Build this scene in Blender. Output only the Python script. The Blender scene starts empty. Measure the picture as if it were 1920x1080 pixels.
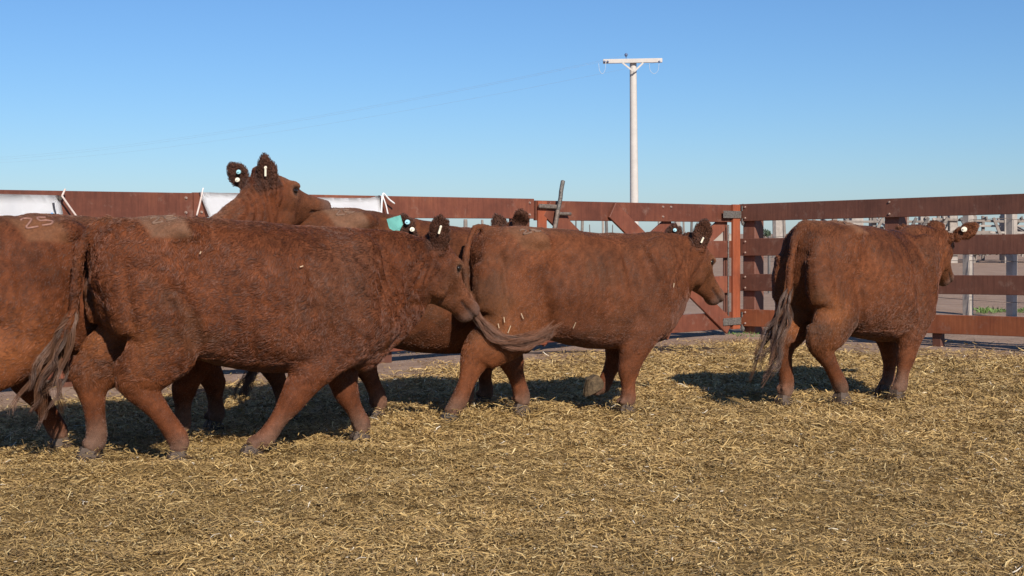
import bpy, bmesh, math, random
import numpy as np
from mathutils import Vector, Matrix
from mathutils.bvhtree import BVHTree

SC = bpy.context.scene
COL = SC.collection
RNG = np.random.RandomState(7)
random.seed(7)

# ---------------------------------------------------------------- camera
F_PX, EYE, HOR = 2657.0, 1.2, 438.0           # focal length in photo pixels, eye height, horizon row
cam_d = bpy.data.cameras.new('camera')
cam = bpy.data.objects.new('camera', cam_d)
COL.objects.link(cam)
cam.location = (0, 0, EYE)
cam.rotation_euler = (math.radians(90), 0, 0)
cam_d.sensor_width = 36.0
cam_d.lens = F_PX / 1920.0 * 36.0
cam_d.shift_y = -(540.0 - HOR) / 1920.0
cam_d.clip_start = 0.1
cam_d.clip_end = 8000
SC.camera = cam

# ---------------------------------------------------------------- sky, sun, exposure
SUN_TRAVEL = Vector((-0.290, 0.757, -0.525)).normalized()
to_sun = -SUN_TRAVEL
world = bpy.data.worlds.new('World')
SC.world = world
world.use_nodes = True
nt = world.node_tree
nt.nodes.clear()
sky = nt.nodes.new('ShaderNodeTexSky')
sky.sky_type = 'NISHITA'
sky.sun_disc = False
sky.sun_elevation = math.asin(to_sun.z)
sky.sun_rotation = math.atan2(to_sun.x, to_sun.y)
sky.altitude = 50
sky.air_density = 1.0
sky.dust_density = 0.3
sky.ozone_density = 10.0
bg = nt.nodes.new('ShaderNodeBackground')
bg.inputs['Strength'].default_value = 0.088
out = nt.nodes.new('ShaderNodeOutputWorld')
nt.links.new(sky.outputs[0], bg.inputs[0])
nt.links.new(bg.outputs[0], out.inputs[0])

sun_d = bpy.data.lights.new('sun', 'SUN')
sun_d.energy = 4.8
sun_d.angle = math.radians(0.5)
sun_d.color = (1.0, 0.93, 0.83)
sun = bpy.data.objects.new('sun', sun_d)
COL.objects.link(sun)
sun.rotation_euler = SUN_TRAVEL.to_track_quat('-Z', 'Y').to_euler()
sun.location = (6, -20, 18)

SC.view_settings.view_transform = 'Standard'
SC.view_settings.look = 'None'
SC.view_settings.exposure = 0.32
SC.view_settings.gamma = 1.0
SC.view_settings.use_curve_mapping = False
SC.render.engine = 'CYCLES'
SC.cycles.max_bounces = 6
SC.cycles.use_denoising = True


# ---------------------------------------------------------------- helpers
def link(o, parent=None):
    COL.objects.link(o)
    if parent is not None:
        o.parent = parent
    return o


def tag(o, label=None, cat=None, group=None, kind=None):
    if label: o['label'] = label
    if cat: o['category'] = cat
    if group: o['group'] = group
    if kind: o['kind'] = kind
    return o


def empty(name, loc=(0, 0, 0), rz=0.0):
    o = bpy.data.objects.new(name, None)
    o.empty_display_size = 0.2
    o.location = loc
    o.rotation_euler = (0, 0, rz)
    return link(o)


def obj(name, bm, mat, parent=None, smooth=False):
    me = bpy.data.meshes.new(name)
    bm.to_mesh(me)
    bm.free()
    if smooth:
        me.polygons.foreach_set('use_smooth', [True] * len(me.polygons))
    if mat: me.materials.append(mat)
    return link(bpy.data.objects.new(name, me), parent)


def px(x, s):
    """world X, Y of a photo column x where one metre covers s photo pixels"""
    return Vector(((x - 960.0) / s, F_PX / s, 0))


def beam(bm, a, b, up, w, t, bevel=0.004, jit=0.0):
    """a plank from a to b: w along 'up', t across"""
    a, b, up = Vector(a), Vector(b), Vector(up)
    d = (b - a).normalized()
    side = d.cross(up).normalized()
    u = side.cross(d).normalized()
    vs = []
    for p in (a, b):
        for su, ss in ((-1, -1), (1, -1), (1, 1), (-1, 1)):
            vs.append(bm.verts.new(p + u * (su * w / 2) + side * (ss * t / 2)))
    fs = [(0, 1, 2, 3), (7, 6, 5, 4), (0, 4, 5, 1), (1, 5, 6, 2), (2, 6, 7, 3), (3, 7, 4, 0)]
    faces = [bm.faces.new([vs[i] for i in f]) for f in fs]
    if bevel:
        es = list({e for f in faces for e in f.edges})
        bmesh.ops.bevel(bm, geom=es, offset=bevel, segments=1, affect='EDGES')
    bmesh.ops.recalc_face_normals(bm, faces=bm.faces)
    return bm


def plank(name, a, b, up, w, t, mat, parent, bevel=0.004):
    bm = bmesh.new()
    beam(bm, a, b, up, w, t, bevel)
    return obj(name, bm, mat, parent)


def catmull(pts, k):
    P = np.array(pts, float)
    P = np.vstack([2 * P[0] - P[1], P, 2 * P[-1] - P[-2]])
    res = []
    for i in range(1, len(P) - 2):
        for j in range(k):
            t = j / k
            p0, p1, p2, p3 = P[i - 1], P[i], P[i + 1], P[i + 2]
            res.append(0.5 * (2 * p1 + (p2 - p0) * t + (2 * p0 - 5 * p1 + 4 * p2 - p3) * t * t
                              + (3 * p1 - p0 - 3 * p2 + p3) * t ** 3))
    res.append(P[-2])
    return np.array(res)


def rings_mesh(bm, rings):
    """closed tube from a list of rings (n x 3 arrays)"""
    n = len(rings[0])
    V = [[bm.verts.new(p) for p in r] for r in rings]
    for i in range(len(V) - 1):
        for j in range(n):
            bm.faces.new((V[i][j], V[i][(j + 1) % n], V[i + 1][(j + 1) % n], V[i + 1][j]))
    bm.faces.new(list(reversed(V[0])))
    bm.faces.new(V[-1])


def tube(bm, pts, radii, side=(0, 1, 0), k=4, n=16):
    """smooth tube; radii = (in-plane, lateral) per point; ends are rounded"""
    R = np.array([(r if hasattr(r, '__len__') else (r, r)) for r in radii], float)
    A = catmull(np.hstack([np.array(pts, float), R]), k)
    C, R = A[:, :3], np.maximum(A[:, 3:], 0.002)
    T = np.gradient(C, axis=0)
    T /= np.linalg.norm(T, axis=1)[:, None] + 1e-9
    L = np.tile(np.array(side, float), (len(C), 1)) if np.ndim(side) == 1 else np.array(side, float)
    L = L - (L * T).sum(1)[:, None] * T
    L /= np.linalg.norm(L, axis=1)[:, None] + 1e-9
    N = np.cross(T, L)
    ph = np.linspace(0, 2 * np.pi, n, endpoint=False)
    rings = []

    def ring(c, a, b, i):
        return c + a * np.cos(ph)[:, None] * N[i] + b * np.sin(ph)[:, None] * L[i]
    m0 = R[0].mean()
    for f, o in ((0.35, 0.55), (0.8, 0.25)):
        rings.append(ring(C[0] - T[0] * m0 * o * 0.6, R[0, 0] * f, R[0, 1] * f, 0))
    for i in range(len(C)):
        rings.append(ring(C[i], R[i, 0], R[i, 1], i))
    m1 = R[-1].mean()
    for f, o in ((0.8, 0.25), (0.35, 0.55)):
        rings.append(ring(C[-1] + T[-1] * m1 * o * 0.6, R[-1, 0] * f, R[-1, 1] * f, -1))
    rings_mesh(bm, rings)


def wire(name, pts, r, mat, parent=None, k=4, n=6):
    bm = bmesh.new()
    d = np.array(pts[-1], float) - np.array(pts[0], float)
    side = (0, 0, 1) if abs(d[2]) < 0.8 * np.linalg.norm(d) else (0, 1, 0)
    tube(bm, pts, [r] * len(pts), side, k, n)
    bmesh.ops.recalc_face_normals(bm, faces=bm.faces)
    return obj(name, bm, mat, parent, True)


def blob(bm, c, r, rot=None, seg=12):
    m = Matrix.Translation(Vector(c))
    if rot is not None: m = m @ rot.to_4x4()
    m = m @ Matrix.Diagonal((r[0], r[1], r[2], 1))
    bmesh.ops.create_uvsphere(bm, u_segments=seg, v_segments=max(6, seg // 2 + 2), radius=1.0, matrix=m)


def _hash(i, j, k, seed):
    h = (i.astype(np.int64) * 374761393 + j.astype(np.int64) * 668265263 + k.astype(np.int64) * 2147483647 + seed * 974634777) & 0xffffffff
    h = ((h ^ (h >> 13)) * 1274126177) & 0xffffffff
    h = (h ^ (h >> 16)) & 0xffffff
    return h / float(0xffffff) * 2 - 1


NROT = np.array(Matrix.Rotation(0.9, 3, Vector((0.3, 0.7, 0.55)).normalized()))


def vnoise(P, freq, seed=0):
    Q = (np.asarray(P, float) @ NROT) * freq + 0.37 * seed
    I = np.floor(Q).astype(np.int64)
    f = Q - I
    f = f * f * (3 - 2 * f)
    r = 0
    for a in (0, 1):
        for b in (0, 1):
            for c in (0, 1):
                w = (f[:, 0] if a else 1 - f[:, 0]) * (f[:, 1] if b else 1 - f[:, 1]) * (f[:, 2] if c else 1 - f[:, 2])
                r = r + w * _hash(I[:, 0] + a, I[:, 1] + b, I[:, 2] + c, seed)
    return r


def vnoise3(P, freq, seed=0):
    return np.stack([vnoise(P, freq, seed + 11 * i) for i in range(3)], 1)


def sstep(a, b, x):
    t = np.clip((x - a) / (b - a), 0, 1)
    return t * t * (3 - 2 * t)


# ---------------------------------------------------------------- materials
def new_mat(name):
    m = bpy.data.materials.new(name)
    m.use_nodes = True
    t = m.node_tree
    return m, t, t.nodes['Principled BSDF']


def ramp(t, stops):
    r = t.nodes.new('ShaderNodeValToRGB')
    while len(r.color_ramp.elements) < len(stops):
        r.color_ramp.elements.new(0.5)
    for e, (p, c) in zip(r.color_ramp.elements, stops):
        e.position = p
        e.color = (*c, 1)
    return r


def noise_node(t, scale, detail=4, rough=0.6, vec=None):
    n = t.nodes.new('ShaderNodeTexNoise')
    n.inputs['Scale'].default_value = scale
    n.inputs['Detail'].default_value = detail
    n.inputs['Roughness'].default_value = rough
    if vec is not None: t.links.new(vec, n.inputs['Vector'])
    return n


def stretched(t, sx, sy, sz):
    c = t.nodes.new('ShaderNodeTexCoord')
    m = t.nodes.new('ShaderNodeMapping')
    m.inputs['Scale'].default_value = (sx, sy, sz)
    t.links.new(c.outputs['Object'], m.inputs['Vector'])
    return m.outputs[0]


def plain(name, col, rough=0.6, metal=0.0, var=0.15, scale=9.0, bump=0.0, spec=0.4):
    m, t, b = new_mat(name)
    b.inputs['Roughness'].default_value = rough
    b.inputs['Metallic'].default_value = metal
    b.inputs['Specular IOR Level'].default_value = spec
    c = t.nodes.new('ShaderNodeTexCoord')
    n = noise_node(t, scale, 5, 0.65, c.outputs['Object'])
    r = ramp(t, [(0.3, tuple(v * (1 - var) for v in col)), (0.7, tuple(min(1, v * (1 + var)) for v in col))])
    t.links.new(n.outputs['Fac'], r.inputs[0])
    t.links.new(r.outputs[0], b.inputs['Base Color'])
    if bump:
        bn = t.nodes.new('ShaderNodeBump')
        bn.inputs['Strength'].default_value = bump
        bn.inputs['Distance'].default_value = 0.02
        t.links.new(n.outputs['Fac'], bn.inputs['Height'])
        t.links.new(bn.outputs[0], b.inputs['Normal'])
    return m


def painted_wood(name, c0, c1, c2):
    """painted plank: mottled paint, fine vertical saw marks, dusty worn streaks, a shade per plank"""
    m, t, b = new_mat(name)
    b.inputs['Roughness'].default_value = 0.55
    b.inputs['Specular IOR Level'].default_value = 0.3
    c = t.nodes.new('ShaderNodeTexCoord')
    n1 = noise_node(t, 2.3, 6, 0.7, c.outputs['Object'])
    r1 = ramp(t, [(0.32, c0), (0.5, c1), (0.72, c2)])
    t.links.new(n1.outputs['Fac'], r1.inputs[0])
    n2 = noise_node(t, 1.0, 3, 0.6, stretched(t, 45, 45, 2.5))
    mx = t.nodes.new('ShaderNodeMix')
    mx.data_type = 'RGBA'
    mx.blend_type = 'MULTIPLY'
    mx.inputs[0].default_value = 0.34
    r2 = ramp(t, [(0.35, (0.55, 0.55, 0.55)), (0.62, (1.1, 1.1, 1.1))])
    t.links.new(n2.outputs['Fac'], r2.inputs[0])
    t.links.new(r1.outputs[0], mx.inputs[6])
    t.links.new(r2.outputs[0], mx.inputs[7])
    oi = t.nodes.new('ShaderNodeObjectInfo')
    mr = t.nodes.new('ShaderNodeMapRange')
    mr.inputs[3].default_value = 0.8
    mr.inputs[4].default_value = 1.2
    t.links.new(oi.outputs['Random'], mr.inputs[0])
    m2 = t.nodes.new('ShaderNodeMix')
    m2.data_type = 'RGBA'
    m2.blend_type = 'MULTIPLY'
    m2.inputs[0].default_value = 1.0
    t.links.new(mx.outputs[2], m2.inputs[6])
    t.links.new(mr.outputs[0], m2.inputs[7])
    # dusty scuffs
    n3 = noise_node(t, 7.0, 8, 0.75, c.outputs['Object'])
    r3 = ramp(t, [(0.56, (0, 0, 0)), (0.74, (0.55, 0.55, 0.55))])
    t.links.new(n3.outputs['Fac'], r3.inputs[0])
    m3 = t.nodes.new('ShaderNodeMix')
    m3.data_type = 'RGBA'
    t.links.new(r3.outputs[0], m3.inputs[0])
    t.links.new(m2.outputs[2], m3.inputs[6])
    m3.inputs[7].default_value = (0.26, 0.17, 0.13, 1)
    t.links.new(m3.outputs[2], b.inputs['Base Color'])
    bn = t.nodes.new('ShaderNodeBump')
    bn.inputs['Strength'].default_value = 0.35
    bn.inputs['Distance'].default_value = 0.004
    t.links.new(n2.outputs['Fac'], bn.inputs['Height'])
    t.links.new(bn.outputs[0], b.inputs['Normal'])
    return m


def attr_mat(name, attr, rough=0.7, spec=0.2, transl=0.0):
    m, t, b = new_mat(name)
    b.inputs['Roughness'].default_value = rough
    b.inputs['Specular IOR Level'].default_value = spec
    a = t.nodes.new('ShaderNodeAttribute')
    a.attribute_name = attr
    t.links.new(a.outputs['Color'], b.inputs['Base Color'])
    return m


M = {
    'red': painted_wood('red_brown_fence_paint', (0.115, 0.038, 0.023), (0.165, 0.053, 0.031), (0.23, 0.078, 0.040)),
    'orange': painted_wood('fresh_red_gate_paint', (0.17, 0.045, 0.022), (0.24, 0.063, 0.028), (0.30, 0.085, 0.038)),
    'orange_dull': painted_wood('less_weathered_board_paint', (0.20, 0.060, 0.028), (0.26, 0.080, 0.034), (0.32, 0.105, 0.044)),  # lighter, more orange paint for the less weathered bottom boards
    'brown': painted_wood('dull_brown_fence_paint', (0.105, 0.043, 0.029), (0.138, 0.056, 0.037), (0.18, 0.072, 0.045)),
    'iron': plain('rusty_iron', (0.17, 0.13, 0.105), 0.65, 0.3, 0.5, 40, 0.3),
    'galv': plain('worn_galvanised_steel', (0.15, 0.135, 0.12), 0.6, 0.4, 0.65, 60, 0.4),
    'bolt': plain('bolt_steel', (0.42, 0.30, 0.24), 0.5, 0.5, 0.2, 30),
    'cloth': plain('white_banner_cloth', (0.85, 0.85, 0.86), 0.8, 0, 0.03, 6),
    'cord': plain('pale_cord', (0.62, 0.50, 0.44), 0.8, 0, 0.15, 60),
    'white_cord': plain('white_cord', (0.75, 0.72, 0.70), 0.8, 0, 0.08, 60),
    'black_print': plain('dark_print', (0.04, 0.04, 0.05), 0.8),
    'blue_print': plain('blue_print', (0.08, 0.28, 0.55), 0.8),
    'grommet': plain('brass_grommet', (0.12, 0.10, 0.08), 0.5, 0.5),
    'concrete': plain('pale_concrete', (0.50, 0.46, 0.42), 0.85, 0, 0.08, 3, 0.15),
    'steel': plain('blue_grey_insulator', (0.10, 0.13, 0.22), 0.4),
    'wirem': plain('aluminium_wire', (0.45, 0.50, 0.56), 0.6, 0.2),
    'grey_wood': plain('weathered_grey_timber', (0.22, 0.183, 0.155), 0.85, 0, 0.3, 5, 0.4),
    'pale_wood': plain('bleached_timber', (0.34, 0.292, 0.25), 0.85, 0, 0.25, 5, 0.4),
    'dark_wood': plain('dark_old_timber', (0.13, 0.115, 0.105), 0.85, 0, 0.3, 5, 0.4),
    'weed': plain('weed_leaf', (0.11, 0.17, 0.045), 0.7, 0, 0.5, 20),
    'hoof': plain('dusty_hoof_horn', (0.068, 0.044, 0.030), 0.7, 0, 0.4, 40, 0.3),
    'caked': plain('straw_caked_hoof', (0.085, 0.056, 0.030), 0.9, 0, 0.6, 45, 0.6),
    'horn_dark': plain('dark_hoof_horn', (0.045, 0.036, 0.032), 0.5, 0, 0.3, 40, 0.2),
    'eye': plain('wet_dark_eye', (0.012, 0.008, 0.006), 0.08, 0, 0.1, 5, 0, 0.6),
    'tag_white': plain('cream_plastic', (0.80, 0.72, 0.56), 0.5, 0, 0.05),
    'tag_green': plain('mint_plastic', (0.20, 0.58, 0.50), 0.5, 0, 0.05),
    'tag_blue': plain('pale_blue_plastic', (0.30, 0.55, 0.60), 0.5, 0, 0.05),
    'scar': plain('pale_scar_skin', (0.26, 0.13, 0.095), 0.7, 0, 0.25, 60),
    'scar_dull': plain('dull_scar_skin', (0.17, 0.10, 0.066), 0.8, 0, 0.2, 60),
    'straw_fleck': plain('pale_straw_fleck', (0.46, 0.34, 0.22), 0.8),
    'tan_hill': plain('dry_earth_mound', (0.30, 0.25, 0.20), 0.95, 0, 0.15, 0.3),
    'far_green': plain('far_shrub_leaf', (0.06, 0.085, 0.05), 0.9, 0, 0.3, 3),
    'far_white': plain('far_white_wall', (0.70, 0.70, 0.70), 0.9),
}


# ---------------------------------------------------------------- fence lines
def s_left(x): return (351 - 0.098 * (x - 130)) / 1.45


CORNER = px(1385, s_left(1385))
LFAR = px(-430, s_left(-430))
DL = (CORNER - LFAR).normalized()            # along the left fence towards the corner
NL = Vector((DL.y, -DL.x, 0))                # towards the camera (into the corral)
RNEAR = px(1920, 185.0)
DR = (RNEAR - CORNER).normalized()
NR = Vector((DR.y, -DR.x, 0))
if NR.y > 0: NR = -NR
UP = Vector((0, 0, 1))


def fence_dist(X, Y):
    """distance into the corral from the nearer fence line"""
    a = (X - CORNER.x) * NL.x + (Y - CORNER.y) * NL.y
    b = (X - CORNER.x) * NR.x + (Y - CORNER.y) * NR.y
    return np.minimum(a, b)


# ---------------------------------------------------------------- ground
def ground_z(X, Y):
    P = np.stack([X, Y, np.zeros_like(X)], 1)
    near = sstep(60, 18, Y)
    d = fence_dist(X, Y)
    inside = sstep(0.3, 2.5, d)
    z = 0.022 * vnoise(P, 0.9, 3) + 0.013 * vnoise(P, 2.3, 4)
    z = z + inside * (0.022 * vnoise(P, 4.0, 5) - 0.020 * np.clip(vnoise(P, 7.0, 66) - 0.25, 0, 1) + 0.010 * vnoise(P, 12.0, 6)) + 0.004 * vnoise(P, 14.0, 16)
    z = z + 0.055 * np.exp(-(((X + 1.95) / 0.75) ** 2 + ((Y - 7.12 - 0.06 * X) / 0.16) ** 2)) + 0.035 * np.exp(-(((X + 0.6) / 0.5) ** 2 + ((Y - 7.6) / 0.2) ** 2))
    return z * near * 0.9


def straw_amount(X, Y):
    P = np.stack([X, Y, np.zeros_like(X)], 1)
    d = fence_dist(X, Y) + 0.45 * vnoise(P, 1.1, 21) + 0.3 * vnoise(P, 3.1, 22)
    return sstep(0.15, 2.0, d)


def make_ground():
    def axis(lo, hi, step, far_lo, far_hi):
        core = list(np.arange(lo, hi, step))
        a, s = [], step
        v = hi
        while v < far_hi:
            a.append(v)
            s *= 1.22
            v += s
        a.append(far_hi)
        b, s = [], step
        v = lo
        while v > far_lo:
            s *= 1.22
            v -= s
            b.append(max(v, far_lo))
        return np.array(b[::-1] + core + a)
    xs = axis(-5.5, 8.5, 0.055, -3500, 3500)
    ys = axis(4.2, 18.5, 0.06, -60, 6000)
    X, Y = np.meshgrid(xs, ys)
    X, Y = X.ravel(), Y.ravel()
    Z = ground_z(X, Y)
    nx, ny = len(xs), len(ys)
    idx = np.arange(nx * ny).reshape(ny, nx)
    F = np.stack([idx[:-1, :-1], idx[:-1, 1:], idx[1:, 1:], idx[1:, :-1]], -1).reshape(-1, 4)
    me = bpy.data.meshes.new('ground')
    me.vertices.add(nx * ny)
    me.vertices.foreach_set('co', np.stack([X, Y, Z], 1).ravel())
    me.loops.add(F.size)
    me.loops.foreach_set('vertex_index', F.ravel())
    me.polygons.add(len(F))
    me.polygons.foreach_set('loop_start', np.arange(0, F.size, 4))
    me.update(calc_edges=True)
    me.polygons.foreach_set('use_smooth', [True] * len(F))
    a = me.attributes.new('straw', 'FLOAT', 'POINT')
    a.data.foreach_set('value', np.where(Y < 30, straw_amount(X, Y), 0.0))
    # two ragged dark patches coloured into the ground in front of the gate
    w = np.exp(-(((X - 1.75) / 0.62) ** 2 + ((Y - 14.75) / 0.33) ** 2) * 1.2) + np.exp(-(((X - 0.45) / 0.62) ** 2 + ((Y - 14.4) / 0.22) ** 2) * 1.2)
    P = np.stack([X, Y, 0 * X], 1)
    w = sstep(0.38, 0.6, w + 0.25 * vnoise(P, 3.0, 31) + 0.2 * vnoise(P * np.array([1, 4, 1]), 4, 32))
    a = me.attributes.new('dark_patch', 'FLOAT', 'POINT')
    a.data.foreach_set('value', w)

    m, t, b = new_mat('dry_earth_and_chaff')
    b.inputs['Roughness'].default_value = 0.95
    b.inputs['Specular IOR Level'].default_value = 0.1
    c = t.nodes.new('ShaderNodeTexCoord')
    n1 = noise_node(t, 1.6, 10, 0.72, c.outputs['Object'])
    earth = ramp(t, [(0.28, (0.225, 0.148, 0.105)), (0.5, (0.305, 0.208, 0.152)), (0.72, (0.38, 0.27, 0.20))])
    t.links.new(n1.outputs['Fac'], earth.inputs[0])
    n2 = noise_node(t, 34.0, 8, 0.75, c.outputs['Object'])
    chaff = ramp(t, [(0.30, (0.11, 0.068, 0.028)), (0.48, (0.25, 0.158, 0.060)), (0.7, (0.40, 0.262, 0.10))])
    t.links.new(n2.outputs['Fac'], chaff.inputs[0])
    at = t.nodes.new('ShaderNodeAttribute')
    at.attribute_name = 'straw'
    mx = t.nodes.new('ShaderNodeMix')
    mx.data_type = 'RGBA'
    t.links.new(at.outputs['Fac'], mx.inputs[0])
    t.links.new(earth.outputs[0], mx.inputs[6])
    t.links.new(chaff.outputs[0], mx.inputs[7])
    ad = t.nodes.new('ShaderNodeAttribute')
    ad.attribute_name = 'dark_patch'
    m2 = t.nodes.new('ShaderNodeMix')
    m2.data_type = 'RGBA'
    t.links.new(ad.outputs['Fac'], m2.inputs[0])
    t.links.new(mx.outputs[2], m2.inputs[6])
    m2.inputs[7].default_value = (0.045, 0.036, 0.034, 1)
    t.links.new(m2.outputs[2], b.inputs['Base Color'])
    n3 = noise_node(t, 22.0, 8, 0.7, c.outputs['Object'])
    bn = t.nodes.new('ShaderNodeBump')
    bn.inputs['Strength'].default_value = 0.9
    bn.inputs['Distance'].default_value = 0.03
    t.links.new(n3.outputs['Fac'], bn.inputs['Height'])
    t.links.new(bn.outputs[0], b.inputs['Normal'])
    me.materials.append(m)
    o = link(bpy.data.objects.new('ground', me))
    tag(o, 'bare brown earth of the corral under the straw and beyond the fence', kind='structure')


FEET = []


def make_straw(n):
    r = np.random.RandomState(3)
    Y = r.uniform(4.6, 15.8, n * 2)
    X = r.uniform(-1, 1, n * 2) * (0.40 * Y + 0.6)
    amt = straw_amount(X, Y)
    P = np.stack([X, Y, 0 * X], 1)
    clump = 0.72 + 0.5 * vnoise(P, 4.5, 41) + 0.3 * vnoise(P, 1.3, 42)
    keep = r.uniform(0, 1, n * 2) < np.clip(amt ** 1.4 * clump, 0.012, 1)
    X, Y = X[keep][:n], Y[keep][:n]
    hx, hy = [], []
    for (qx, qy) in FEET:
        k = 320
        a_, d_ = r.uniform(0, 6.28, k), 0.05 + np.abs(r.normal(0, 0.085, k))
        hx.append(qx + d_ * np.cos(a_))
        hy.append(qy + d_ * np.sin(a_))
    nb = len(X)
    X, Y = np.concatenate([X] + hx), np.concatenate([Y] + hy)
    n = len(X)
    far = np.clip(Y / 7.0, 0.85, 1.9)
    L = (0.011 + 0.0135 * r.gamma(1.5, 0.8, n)) * far ** 0.6
    big = r.uniform(0, 1, n) < 0.022
    L[big] *= 2.6
    L = np.clip(L, 0.008, 0.13)
    W = r.uniform(0.0024, 0.0058, n) * far ** 0.8
    az = r.uniform(0, 2 * np.pi, n)
    tilt = r.normal(0.0, 0.25, n)
    Z = ground_z(X, Y) + r.uniform(0.001, 0.020, n) + np.abs(np.sin(tilt)) * L * 0.35
    Z[nb:] += r.uniform(0, 0.06, n - nb) * np.clip(1.2 - np.repeat(1, n - nb) * 0.2, 0, 1)
    D = np.stack([np.cos(az) * np.cos(tilt), np.sin(az) * np.cos(tilt), np.sin(tilt)], 1)
    roll = r.uniform(-0.7, 0.7, n)
    S0 = np.stack([-np.sin(az), np.cos(az), np.zeros(n)], 1)
    U0 = np.cross(D, S0)
    S = S0 * np.cos(roll)[:, None] + U0 * np.sin(roll)[:, None]
    C = np.stack([X, Y, Z], 1)
    bend = (S0 * r.normal(0, 0.10, n)[:, None] + np.array([0, 0, 1]) * r.normal(0.04, 0.06, n)[:, None]) * L[:, None]
    V = np.empty((n, 6, 3))
    for k, tt in enumerate((-0.5, 0.0, 0.5)):
        c = C + D * (L * tt)[:, None] + (bend if k == 1 else 0)
        ww = (W * (1.0 if k == 1 else 0.75) * 0.5)[:, None]
        V[:, 2 * k] = c - S * ww
        V[:, 2 * k + 1] = c + S * ww
    base = (np.arange(n) * 6)[:, None]
    F = np.concatenate([base + np.array([0, 1, 3, 2]), base + np.array([2, 3, 5, 4])], 1).reshape(-1, 4)
    me = bpy.data.meshes.new('straw_litter')
    me.vertices.add(n * 6)
    me.vertices.foreach_set('co', V.ravel())
    me.loops.add(F.size)
    me.loops.foreach_set('vertex_index', F.ravel())
    me.polygons.add(len(F))
    me.polygons.foreach_set('loop_start', np.arange(0, F.size, 4))
    me.update(calc_edges=True)
    pal = np.array([(0.395, 0.256, 0.096), (0.46, 0.310, 0.126), (0.335, 0.216, 0.082), (0.235, 0.150, 0.064),
                    (0.60, 0.45, 0.22), (0.26, 0.165, 0.072), (0.45, 0.305, 0.125)])
    ci = r.choice(len(pal), n, p=[0.24, 0.17, 0.2, 0.14, 0.06, 0.11, 0.08])
    colr = pal[ci] * r.uniform(0.8, 1.2, (n, 1))
    patch = 1 + 0.20 * vnoise(np.stack([X, Y, 0 * X], 1), 0.9, 55) + 0.20 * vnoise(np.stack([X, Y, 0 * X], 1), 5, 56)
    colr *= patch[:, None]
    white = r.uniform(0, 1, n) < 0.006
    colr[white] = (0.66, 0.58, 0.46)
    a = me.attributes.new('tint', 'FLOAT_COLOR', 'POINT')
    cc = np.ones((n, 6, 4))
    cc[:, :, :3] = colr[:, None, :]
    a.data.foreach_set('color', cc.ravel())
    me.materials.append(attr_mat('dry_straw', 'tint', 0.65, 0.25))
    o = link(bpy.data.objects.new('straw_litter', me))
    tag(o, 'chopped golden straw littering the whole corral floor', kind='stuff')


make_ground()

# ---------------------------------------------------------------- fences
BOARD_Z = [(0.08, 0.28), (0.50, 0.70), (0.915, 1.12), (1.325, 1.53)]


def bolt(p, nrm, parent, r=0.014):
    bm = bmesh.new()
    q = Vector(nrm).to_track_quat('Z', 'Y').to_matrix().to_4x4()
    bmesh.ops.create_cone(bm, cap_ends=True, segments=8, radius1=r, radius2=r * 0.7, depth=0.014,
                          matrix=Matrix.Translation(Vector(p)) @ q)
    return obj('bolt', bm, M['bolt'], parent)


def left_fence():
    end = px(1000, s_left(1000))
    start = LFAR
    length = (end - start).length
    root = tag(empty('board_fence', start), 'red brown board fence along the left, hung with white banners', 'fence')
    inv = -Vector(start)
    cuts = [0.0, (px(-150, s_left(-150)) - start).length, (px(361, s_left(361)) - start).length, length]
    for i in range(3):
        a = start + DL * cuts[i]
        b = start + DL * (cuts[i + 1] - 0.006)
        for (z0, z1) in BOARD_Z:
            rise = [0.04 * ((p - px(0, s_left(0))).dot(DL) / 8.0) + random.uniform(-.004, .004) for p in (a, b)]
            A = a + UP * ((z0 + z1) / 2 + rise[0]) + inv
            B = b + UP * ((z0 + z1) / 2 + rise[1]) + inv
            plank('board', A, B, UP, z1 - z0, 0.042, M['red'], root)
            for p, s in ((A, 1), (B, -1)):
                for dz in (-0.06, 0.06):
                    bolt(p + DL * (0.07 * s) + NL * 0.026 + UP * dz, NL, root)
        for q in (a, (a + b) / 2):
            c = q - NL * 0.115 + inv + DL * 0.08
            plank('post', c + UP * -0.3, c + UP * 1.46, DL, 0.17, 0.17, M['brown'], root, 0.01)
    c = end - NL * 0.115 + inv - DL * 0.09
    plank('post', c + UP * -0.3, c + UP * 1.46, DL, 0.15, 0.17, M['brown'], root, 0.01)
    return root


def right_fence():
    end = CORNER + DR * 9.0
    st = CORNER + DR * 0.02
    root = tag(empty('board_fence', CORNER), 'dull brown four board fence running from the gate corner to the right', 'fence')
    inv = -Vector(CORNER)
    Lr = (RNEAR - CORNER).length

    def rise(p): return 0.02 + 0.055 * (p - CORNER).dot(DR) / Lr
    span = 1.98
    spans = [(0, 2 * span), (2 * span, 4 * span)]
    for (u, v) in spans:
        a, b = st + DR * u, st + DR * (v - 0.006)
        for k, (z0, z1) in enumerate(BOARD_Z):
            A = a + UP * ((z0 + z1) / 2 + rise(a)) + inv
            B = b + UP * ((z0 + z1) / 2 + rise(b)) + inv
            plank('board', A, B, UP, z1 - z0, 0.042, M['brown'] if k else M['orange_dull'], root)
            for w in (0.09, span + 0.03, 2 * span - 0.09):
                p = A + (B - A).normalized() * w
                for dz in (-0.065, 0.065):
                    bolt(p + NR * 0.026 + UP * dz, NR, root)
    for i in range(5):
        p = st + DR * (span * i + (0.11 if i == 0 else 0.03))
        c = p - NR * 0.115 + inv
        plank('post', c + UP * -0.3, c + UP * (1.47 + rise(p)), DR, 0.18, 0.18, M['brown'], root, 0.01)
    p = st + DR * 2.55
    c = p - NR * 0.06 + inv
    plank('stake', c + UP * -0.3, c + UP * 0.16, DR, 0.11, 0.08, M['brown'], root, 0.01)
    return root


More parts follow.
